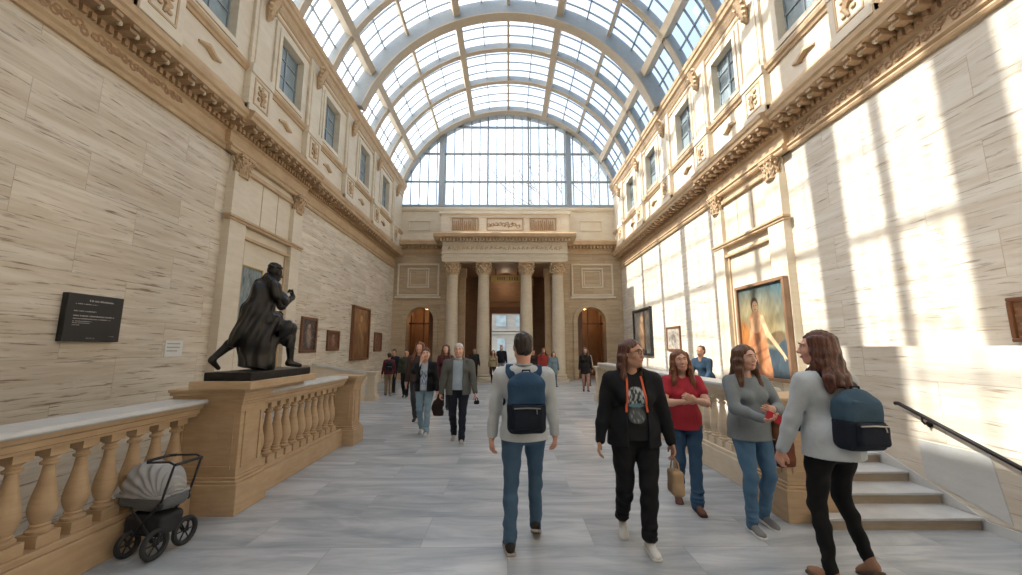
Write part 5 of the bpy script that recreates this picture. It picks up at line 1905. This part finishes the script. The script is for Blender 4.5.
# woman in grey looking left to the others
Dp = make_person('smiling brown-haired woman in grey top and jeans holding a red phone', (2.36, 4.06, 0), 186, 1.69, 'fair', ('long', 'brown'), (8, 0, 4), 1.12, True,
    foot=((-.13, -.08, 0), (.10, .06, 0)), foot_pitch=(.2, 0), hand=((-.06, .27, 1.16), (.10, .33, 1.08)), hand_dir=((.8, .35, .1), (-.5, .8, .1)), palm=((.1, -.9, .2), (-.1, -.2, .9)), curl=(1.1, .9),
    elbow_pole=((-.9, -.3, -.8), (.9, -.3, -.8)),
    top=dict(name='sweater', color=(.20, .225, .24), e=.014, hem=.84, neck=.078, scoop=True, cuff=.031), legs=dict(color=(.085, .17, .275), kind='denim', bottom=.052, knee=.064, e=.012), shoes=dict(color=(.2, .2, .2), sole=(.62, .62, .6)), smile=True, h=.008)
# woman with backpack at the right
Ep = make_person('auburn-haired woman in light grey top and black leggings with backpack, seen from behind at right', (2.42, 3.14, 0), 6, 1.79, 'pink', ('wavy', 'rust'), (52, 0, -3), 1.08, True,
    foot=((-.09, .02, 0), (.24, .04, .0)), foot_pitch=(0, .45), hand=((-.31, .14, .80), (.30, .12, .84)), curl=.8,
    palm=((1, .3, 0), (-1, .3, 0)), top=dict(name='sweater', color=(.46, .50, .53), e=.016, hem=.87, neck=.085, cuff=.033),
    legs=dict(color=(.009, .009, .010), kind='jersey', bottom=.038, knee=.056, e=.006), shoes=dict(color=(.30, .17, .11), sole=(.1, .07, .05)), smile=True, h=.0075)
slate = cloth((.045, .085, .125), 'nylon')
bp2, q2, s2 = backpack(Ep, 'slate blue backpack worn by the auburn-haired woman at the right', slate, dark, (0.03, 0, 1.15), (.15, .08, .195), .03)
for sg in (-1, 1):
    strap_over(Ep, Ep['S'], sg*.10+.02, sg*.06+.03, 1.02, 1.34, bp2, dark, .024, sg*.15)

# ------------------------------------------------ things they carry
def bag(info, name, label, c, size, color, kind, handle_h, mat2=None, n=(1, 0, 0), shape='tote'):
    r = attach(info, name, label, 'bag')
    s = info['s']; C = np.array(c, float)
    Q = Solid(); Q.rbox(C, size, .025, .02)
    if shape == 'tote': Q.ell(C-V3(0, 0, size[2]*.35), (size[0]*1.12, size[1]*1.2, size[2]*.6), .03)
    Q.noise(folds(.004, 24, 3, .8))
    m = cloth(color, kind)
    link_mesh('bag_body', Q.mesh('bag_body', .007, s), m, r)
    for sg in (-1, 1):
        g = MB(); y = size[1]*.6*sg
        P = [C+V3(-size[0]*.5, y, size[2]*.8), C+V3(-size[0]*.35, y*.6, size[2]+handle_h*.6), C+V3(0, y*.3, size[2]+handle_h), C+V3(size[0]*.35, y*.6, size[2]+handle_h*.6), C+V3(size[0]*.5, y, size[2]*.8)]
        g.tube([p*s for p in P], .007*s, 8); obj('handle', g, mat2 or m, r, smooth=True, local=True)
    return r
leather = (.26, .105, .045)
w0 = Dp['wr'][0]
bag(Bp, 'tote_bag', 'small tan tote bag hanging from the hand of the person in black', Bp['wr'][0]+V3(-.02, .0, -.33), (.05, .085, .10), (.42, .29, .17), 'paper', .10)
b1 = bag(Dp, 'shoulder_bag', 'tan leather shoulder bag at the hip of the woman in grey', (-.27, .10, .96), (.075, .07, .12), (.30, .13, .06), 'leather', .02)
g = MB(); P = []
for z, x, dy in ((1.06, -.26, .09), (1.2, -.225, .07), (1.34, -.19, .05), (1.45, -.15, .0), (1.40, -.17, -.09), (1.2, -.24, -.11), (1.06, -.27, .02)):
    P.append(V3(x, dy, z)*Dp['s'])
g.tube([tuple(p) for p in P], .009*Dp['s'], 8); obj('strap', g, cloth((.05, .03, .02), 'leather'), b1, smooth=True, local=True)
bag(Dp, 'handbag', 'dark brown leather handbag hanging low beside the woman in grey', (-.31, .04, .70), (.085, .06, .125), (.16, .055, .03), 'leather', .14, cloth((.03, .02, .02), 'leather'))
ph = attach(Dp, 'phone', 'red phone in the hand of the woman in grey', 'phone')
wr = Dp['wr'][1]
g = MB(); g.box(-.037, .037, -.005, .005, -.07, .07)
Mx = Matrix.Translation(tuple((wr+V3(-.05, .085, .03))*Dp['s'])) @ Matrix.Rotation(math.radians(60), 4, 'Y') @ Matrix.Rotation(math.radians(35), 4, 'X')
g.xform(Mx); obj('case', g, plain('red_plastic', (.5, .02, .035), .3), ph, local=True, bevel=.004)
g = MB(); g.box(-.033, .033, -.0062, -.005, -.064, .064); g.xform(Mx); obj('screen', g, M['black'], ph, local=True)

# ------------------------------------------------ people further down the hall
Fp = make_person('grey-haired man in open grey cardigan and pale blue shirt walking towards the camera', (-.92, 7.62, 0), 181, 1.745, 'fair', ('short', 'grey'), (0, 0, 0), 1.16,
    foot=((-.09, .14, 0), (.08, -.18, 0)), foot_pitch=(0, .5), hand=((-.33, .10, .83), (.31, .06, .85)), curl=1.0, palm=((1, .2, 0), (-1, .2, 0)),
    top=dict(name='shirt', color=(.33, .40, .46), e=.012, hem=.93, collar=(.4, .45, .5)), jacket=dict(color=(.115, .115, .105), open=.09, hem=.84, e=.032),
    legs=dict(color=(.014, .017, .028), kind='twill', bottom=.055, knee=.068, e=.016), shoes=dict(color=(.35, .34, .33), sole=(.5, .5, .48)), smile=True, h=.010)
bag(Fp, 'photo_camera', 'small black camera hanging from the hand of the grey-haired man', Fp['wr'][0]+V3(-.03, .02, -.17), (.05, .035, .035), (.012, .012, .013), 'nylon', .05, None, shape='box')
dj = attach(Fp, 'folded_coat', 'dark coat carried low beside the grey-haired man', 'coat')
Q = Solid(); wr = Fp['wr'][1]
Q.chain([wr+V3(.03, .0, -.05), wr+V3(.06, .02, -.22), wr+V3(.03, .02, -.38)], [.04, .085, .09], .04, ((0, 1, 0), .45)); Q.noise(folds(.012, 34, 1, .4)); Q.cut_half(wr+V3(0, 0, -.40), (0, 0, -1))
link_mesh('cloth', Q.mesh('cloth', .009, Fp['s']), cloth((.022, .012, .012), 'twill'), dj)
Gp = make_person('person in black jacket and light blue jeans raising a hand to the face', (-1.66, 8.25, 0), 178, 1.665, 'fair', ('short', 'brown'), (10, 0, 0), 1.08, True,
    foot=((-.08, .12, 0), (.08, -.14, 0)), foot_pitch=(0, .5), hand=((-.29, .08, .84), (.05, .17, 1.50)), curl=.9, palm=((1, .2, 0), (-.2, -1, 0)), hand_dir=((0, .1, -1), (-.15, .05, 1)),
    elbow_pole=((-.5, -1, -.1), (.6, .2, -1)),
    top=dict(name='t_shirt', color=(.50, .55, .60), e=.012, hem=.9), jacket=dict(color=(.011, .011, .013), open=.07, hem=.88, e=.034),
    legs=dict(color=(.24, .35, .43), kind='denim', bottom=.055, knee=.062, e=.014), shoes=dict(color=(.5, .5, .5), sole=(.55, .55, .53)), h=.010)
def tee2(U, V):
    n = n2(77, 8, 14)(U, V)
    rgb = np.ones(U.shape+(3,))*np.array((.5, .55, .6))
    return lay(rgb, (n-.5)*6, (.04, .10, .32))
patch(Gp, Gp['S'], tee2, -.06, .06, 1.02, 1.3, 'print', 20, 30, .005)

def walker(label, loc, rot, H, skin, hair, top, legs, h=.016, **k):
    a = dict(foot=((-.08, .10, 0), (.08, -.12, 0)), foot_pitch=(0, .4), hand=((-.27, .08, .82), (.27, .04, .82)), fine=False, h=h)
    a.update(k)
    return make_person(label, loc, rot, H, skin, hair, top=top, legs=legs, **a)
def T_(c, **k): return dict(dict(name='jacket', color=c, e=.022, hem=.88), **k)
def L_(c, **k): return dict(dict(color=c, kind='twill', bottom=.055, knee=.065, e=.014), **k)
walker('red-haired person just behind the one in light blue jeans', (-2.08, 9.6, 0), 180, 1.80, 'pink', ('wavy', 'auburn'), T_((.07, .045, .04)), L_((.05, .05, .06)), wide=1.1)
walker('person in dark maroon top behind the group walking on the left', (-1.75, 11.5, 0), 185, 1.76, 'fair', ('long', 'brown'), T_((.09, .025, .03)), L_((.03, .03, .04)), fem=True)
g1 = walker('person in dark olive jacket and black trousers, third from the left wall', (-3.55, 14.3, 0), 178, 1.62, 'tan', ('short', 'dark'), T_((.045, .05, .035)), L_((.012, .012, .014)), wide=1.1)
g2 = walker('person in dark navy coat walking close to the left wall', (-4.35, 15.6, 0), 170, 1.62, 'tan', ('short', 'dark'), T_((.012, .018, .03)), L_((.012, .014, .02)))
g3 = walker('person in maroon top and beige trousers beside the low parapet at left', (-4.28, 14.75, 0), 20, 1.50, 'tan', ('short', 'dark'), T_((.09, .02, .025)), L_((.28, .2, .13)), fem=True)
backpack(g3, 'small black backpack worn by the person in maroon at left', dark, dark, (0, 0, 1.22), (.13, .07, .19))
walker('person in black standing against the second portico column', (-1.62, 19.6, 0), 200, 1.66, 'tan', ('short', 'dark'), T_((.012, .012, .012)), L_((.012, .012, .012)), h=.02)
walker('person in beige coat waiting left of the bright doorway', (-.72, 20.0, 0), 170, 1.55, 'fair', ('long', 'brown'), T_((.34, .27, .16)), L_((.03, .02, .02)), h=.02, fem=True)
walker('tall person in black vest standing in the bright doorway', (-.34, 21.2, 0), 180, 1.82, 'fair', ('short', 'grey'), T_((.015, .015, .02)), L_((.25, .25, .26)), h=.02)
walker('person with red scarf right of the doorway behind the man in grey', (1.62, 18.6, 0), 190, 1.66, 'tan', ('wavy', 'rust'), T_((.35, .05, .04)), L_((.04, .04, .05)), h=.02)
walker('person in dark brown beside the one with the red scarf', (1.18, 18.9, 0), 160, 1.6, 'tan', ('short', 'dark'), T_((.05, .03, .025)), L_((.03, .03, .03)), h=.02)
walker('person in blue-grey shawl at the foot of the right portico column', (2.0, 18.0, 0), 200, 1.5, 'fair', ('long', 'brown'), T_((.14, .2, .23), hem=.6, e=.05), L_((.1, .13, .15)), h=.02, fem=True)
walker('person in black by the right arched doorway', (3.05, 16.1, 0), 175, 1.68, 'tan', ('long', 'dark'), T_((.014, .012, .012), hem=.7), L_((.35, .2, .16), bottom=.04), h=.018, fem=True)
walker('person in white top near the wall by the right arched doorway', (3.55, 18.4, 0), 190, 1.62, 'fair', ('short', 'brown'), T_((.45, .38, .3)), L_((.05, .04, .04)), h=.02)
walker('person in dark blue jacket leaning forward behind the balustrade on the right', (4.62, 9.5, 0), 120, 1.72, 'tan', ('short', 'brown'), T_((.03, .06, .10), e=.026), L_((.03, .04, .06)), lean=.35, head=(0, 20, 0), hand=((-.2, .42, .95), (.2, .42, .95)), h=.014)

# =================================================================== BRONZE STATUE
sx0, sy0 = -3.0, 4.93
stt = empty('statue', (sx0, sy0, 1.335), math.radians(-30))
tag(stt, 'dark bronze statue of a striding robed figure on the left pier', 'statue')
Fg = Solid()
K = 1.0
hipL, hipR = V3(-.07, 0, .60), V3(.07, .02, .60)
kR, aR = V3(.09, .33, .52), V3(.08, .36, .12)
kL, aL = V3(-.10, -.22, .36), V3(-.12, -.44, .15)
Fg.chain([hipR, kR, kR+(aR-kR)*.35+V3(0, -.01, 0), aR], [.10, .068, .062, .038], .03)
Fg.cone(aR+V3(0, -.02, -.05), aR+V3(.01, .13, -.085), .042, .028, .03)
Fg.chain([hipL, kL, kL+(aL-kL)*.3+V3(0, 0, .01), aL], [.10, .066, .058, .036], .03)
Fg.cone(aL+V3(0, -.02, -.03), aL+V3(0, .06, -.12), .036, .024, .03)
Fg.chain([V3(0, 0, .60), V3(0, .0, .76), V3(0, .03, .95)], [.13, .12, .145], .05, ((0, 1, 0), .8))
Fg.cone((-.13, .02, 1.03), (.13, .05, 1.03), .07, .07, .05)
Fg.cone((0, .05, 1.04), (0, .08, 1.15), .052, .048, .03)
hc_ = V3(0, .11, 1.235)
HR_ = rotm(0, math.radians(-14))
hq = lambda x, y, z: hc_+HR_@(V3(x, y, z)*.98)
Fg.ell(hq(0, -.015, .02), (.074, .09, .085), .02, HR_); Fg.ell(hq(0, .02, -.03), (.058, .07, .08), .03, HR_)
Fg.cone(hq(0, .088, .01), hq(0, .106, -.025), .008, .012, .012); Fg.ell(hq(0, .06, -.085), (.03, .026, .024), .03, HR_); Fg.ell(hq(0, .085, -.06), (.024, .012, .012), .008, HR_)
for sg in (-1, 1):
    Fg.cut_ell(hq(sg*.03, .095, .012), (.016, .014, .010), .012, HR_); Fg.ell(hq(sg*.072, 0, -.01), (.012, .02, .03), .01, HR_)
r_ = random.Random(4)
for k in range(46):                                         # curls of the hair
    a = r_.uniform(0, 2*PI); t = r_.uniform(.15, 1.0)
    p = hq(.066*math.cos(a)*math.cos(t*1.2-.2), -.02+.08*math.sin(a)*math.cos(t*1.2-.2), .03+.073*math.sin(t*1.4))
    if (p-hc_)[1] > .055 and (p-hc_)[2] < .06: continue
    Fg.ell(p, (.021, .021, .019), .008)
# right arm bent, fist near the chin; left arm close to the side under the cloak
e1 = V3(.19, .12, .79); w1 = V3(.12, .30, .93)
Fg.chain([V3(.15, .05, 1.02), e1, w1], [.062, .05, .032], .03)
add_hand(Fg, w1, (-.1, -.1, 1), (-.4, -1, 0), 1, 1.9)
e2 = V3(-.21, -.02, .78); w2 = V3(-.13, .20, .72)
Fg.chain([V3(-.15, .03, 1.02), e2, w2], [.065, .052, .034], .03)
add_hand(Fg, w2, (.5, .8, -.1), (.5, -.6, 0), -1, .9)
fg = link_mesh('figure', Fg.mesh('figure', .0085, .97), M['bronze'], stt)
fg.location = (0, 0, .09)
Rb = Solid()                                               # robe and cloak
Rb.chain([V3(0, .03, 1.06), V3(0, -.0, .85), V3(0, -.03, .62), V3(0, -.05, .40), V3(0, -.02, .04)], [.135, .145, .17, .215, .225], .06, ((1, 0, 0), .80))
Rb.chain([V3(0, -.04, .95), V3(0, -.12, .70), V3(0, -.23, .42), V3(0, -.32, .30)], [.12, .125, .11, .05], .06)
Rb.chain([V3(.05, .05, .62), V3(.08, .24, .52), V3(.09, .30, .30)], [.12, .10, .07], .05)
Rb.cone((-.14, .02, 1.0), (-.20, -.03, .80), .074, .075, .05); Rb.cone((-.22, -.03, .80), (-.20, .08, .70), .08, .07, .04)
Rb.cone((.14, .04, 1.02), (.19, .12, .84), .082, .07, .05)
Rb.noise(lambda X, Y, Z: .016*np.sin(30*(X*.6+Y)+5*np.sin(4*Z+1)+10*(1-Z)*Y)+.006*np.sin(62*(X-Y*.5)+4*Z)+.004*np.sin(30*Z+14*X))
Rb.cut_ell((0, .27, .0), (.3, .13, .30), .03)
Rb.cut_ell((0, -.36, .06), (.3, .17, .22), .03)
Rb.cut_ell((0, .16, 1.16), (.075, .09, .10), .02)
Rb.cut_half((0, 0, .004), (0, -.22, -1))
rb = link_mesh('robe', Rb.mesh('robe', .0095, .97), M['bronze'], stt)
rb.location = (0, 0, .09)
g = MB(); g.box(-3.2, -2.70, 4.34, 5.62, 1.335, 1.425)
pb = MB()
Rm = Matrix.Rotation(math.radians(30), 4, 'Z')
pb.add([tuple(Rm @ (Vector(p)-Vector((sx0, sy0, 1.335)))) for p in g.v], g.f)
obj('bronze_plinth', pb, M['bronze'], stt, local=True, bevel=.01)
pr = [o for o in bpy.data.objects if o.get('label', '').startswith('big square stone pier')][0]
g = MB(); g.box(-3.3, -2.66, 4.28, 5.72, 1.25, 1.335); g.box(-3.17, -2.82, 4.92, 5.72, 1.195, 1.25)
obj('top_slab', g, M['bal'], pr, bevel=.008)

# =================================================================== PUSHCHAIR
pc = empty('pushchair', (-3.0, 3.68, 0), math.radians(-8))
tag(pc, 'small black-framed pushchair with light grey fabric hood parked against the left balustrade', 'pushchair')
grey_f = cloth((.36, .36, .36), 'fabric'); grey_d = cloth((.13, .135, .14), 'fabric')
Q = Solid(); Q.rbox((-.02, 0, .43), (.24, .125, .075), .06, .02); Q.ell((-.02, 0, .38), (.20, .11, .06), .03); Q.cut_half((0, 0, .46), (0, 0, 1))
link_mesh('bassinet', Q.mesh('bassinet', .006), grey_d, pc)
Q = Solid(); Q.ell((-.07, 0, .50), (.22, .15, .215), .02); Q.ell((.05, 0, .50), (.17, .145, .20), .03)
Q.noise(lambda X, Y, Z: .008*np.sin(24*np.arctan2(Z-.44, X-.16+1e-6)+2*np.sin(20*Y))+.003*np.sin(60*X+30*Y)); Q.cut_half((0, 0, .455), (0, 0, -1))
hd = link_mesh('hood', Q.mesh('hood', .006), grey_f, pc)
Q = Solid(); Q.rbox((-.03, 0, .462), (.232, .135, .014), .012, .01); link_mesh('apron', Q.mesh('apron', .006), grey_f, pc)
for sg in (-1, 1):
    y = sg*.125
    g = MB(); g.tube([(.02, y, .735), (.22, y, .745), (.27, y, .725), (.26, y, .69), (.19, y, .44), (.15, y, .36)], .009, 8); obj('handle_tube', g, M['black'], pc, smooth=True, local=True)
    g = MB(); g.tube([(.16, y, .40), (.02, y, .24), (-.07, y, .12)], .010, 8); obj('frame_tube', g, M['black'], pc, smooth=True, local=True)
    g = MB(); g.tube([(-.10, y, .38), (.05, y, .24), (.17, y, .11)], .009, 8); obj('frame_tube', g, M['black'], pc, smooth=True, local=True)
    g = MB(); g.ball((.175, y, .40), (.028, .016, .028), 10, 8); obj('hinge', g, M['black'], pc, smooth=True, local=True)
g = MB(); g.tube([(.02, -.125, .735), (-.02, -.09, .738), (-.02, .09, .738), (.02, .125, .735)], .012, 8)
obj('hood_bar', g, M['rubber'], pc, smooth=True, local=True)
g = MB(); g.tube([(.275, -.125, .725), (.275, .125, .725)], .012, 8)
obj('push_bar', g, M['rubber'], pc, smooth=True, local=True)
Q = Solid(); Q.rbox((.01, 0, .23), (.18, .11, .085), .04, .02); Q.noise(folds(.004, 30, 2, .8)); link_mesh('basket', Q.mesh('basket', .007), M['rubber'], pc)
for (x, y, R_) in ((-.07, -.13, .085), (-.07, .13, .085), (.18, -.13, .10), (.18, .13, .10)):
    ax_ = 'x'
    g = MB(); g.torus((x+.0, y, R_+.018), R_-.002, .02, ax_, 24, 8); wl = obj('wheel', g, M['rubber'], pc, smooth=True, local=True)
    g = MB()
    for k in range(6):
        a = k*PI/3; g.tube([(x, y, R_+.018), (x, y+R_*.9*math.cos(a), R_+.018+R_*.9*math.sin(a))], .006, 6)
    g.ball((x, y, R_+.018), (.022, .02, .02), 8, 6); obj('hub', g, M['black'], wl, smooth=True, local=True)
    g = MB(); g.tube([(x+.028, y, R_+.018), (x+.028, y*.97, R_+.10), (x*.8, y*.95, .20)], .008, 6); obj('fork', g, M['black'], pc, smooth=True, local=True)
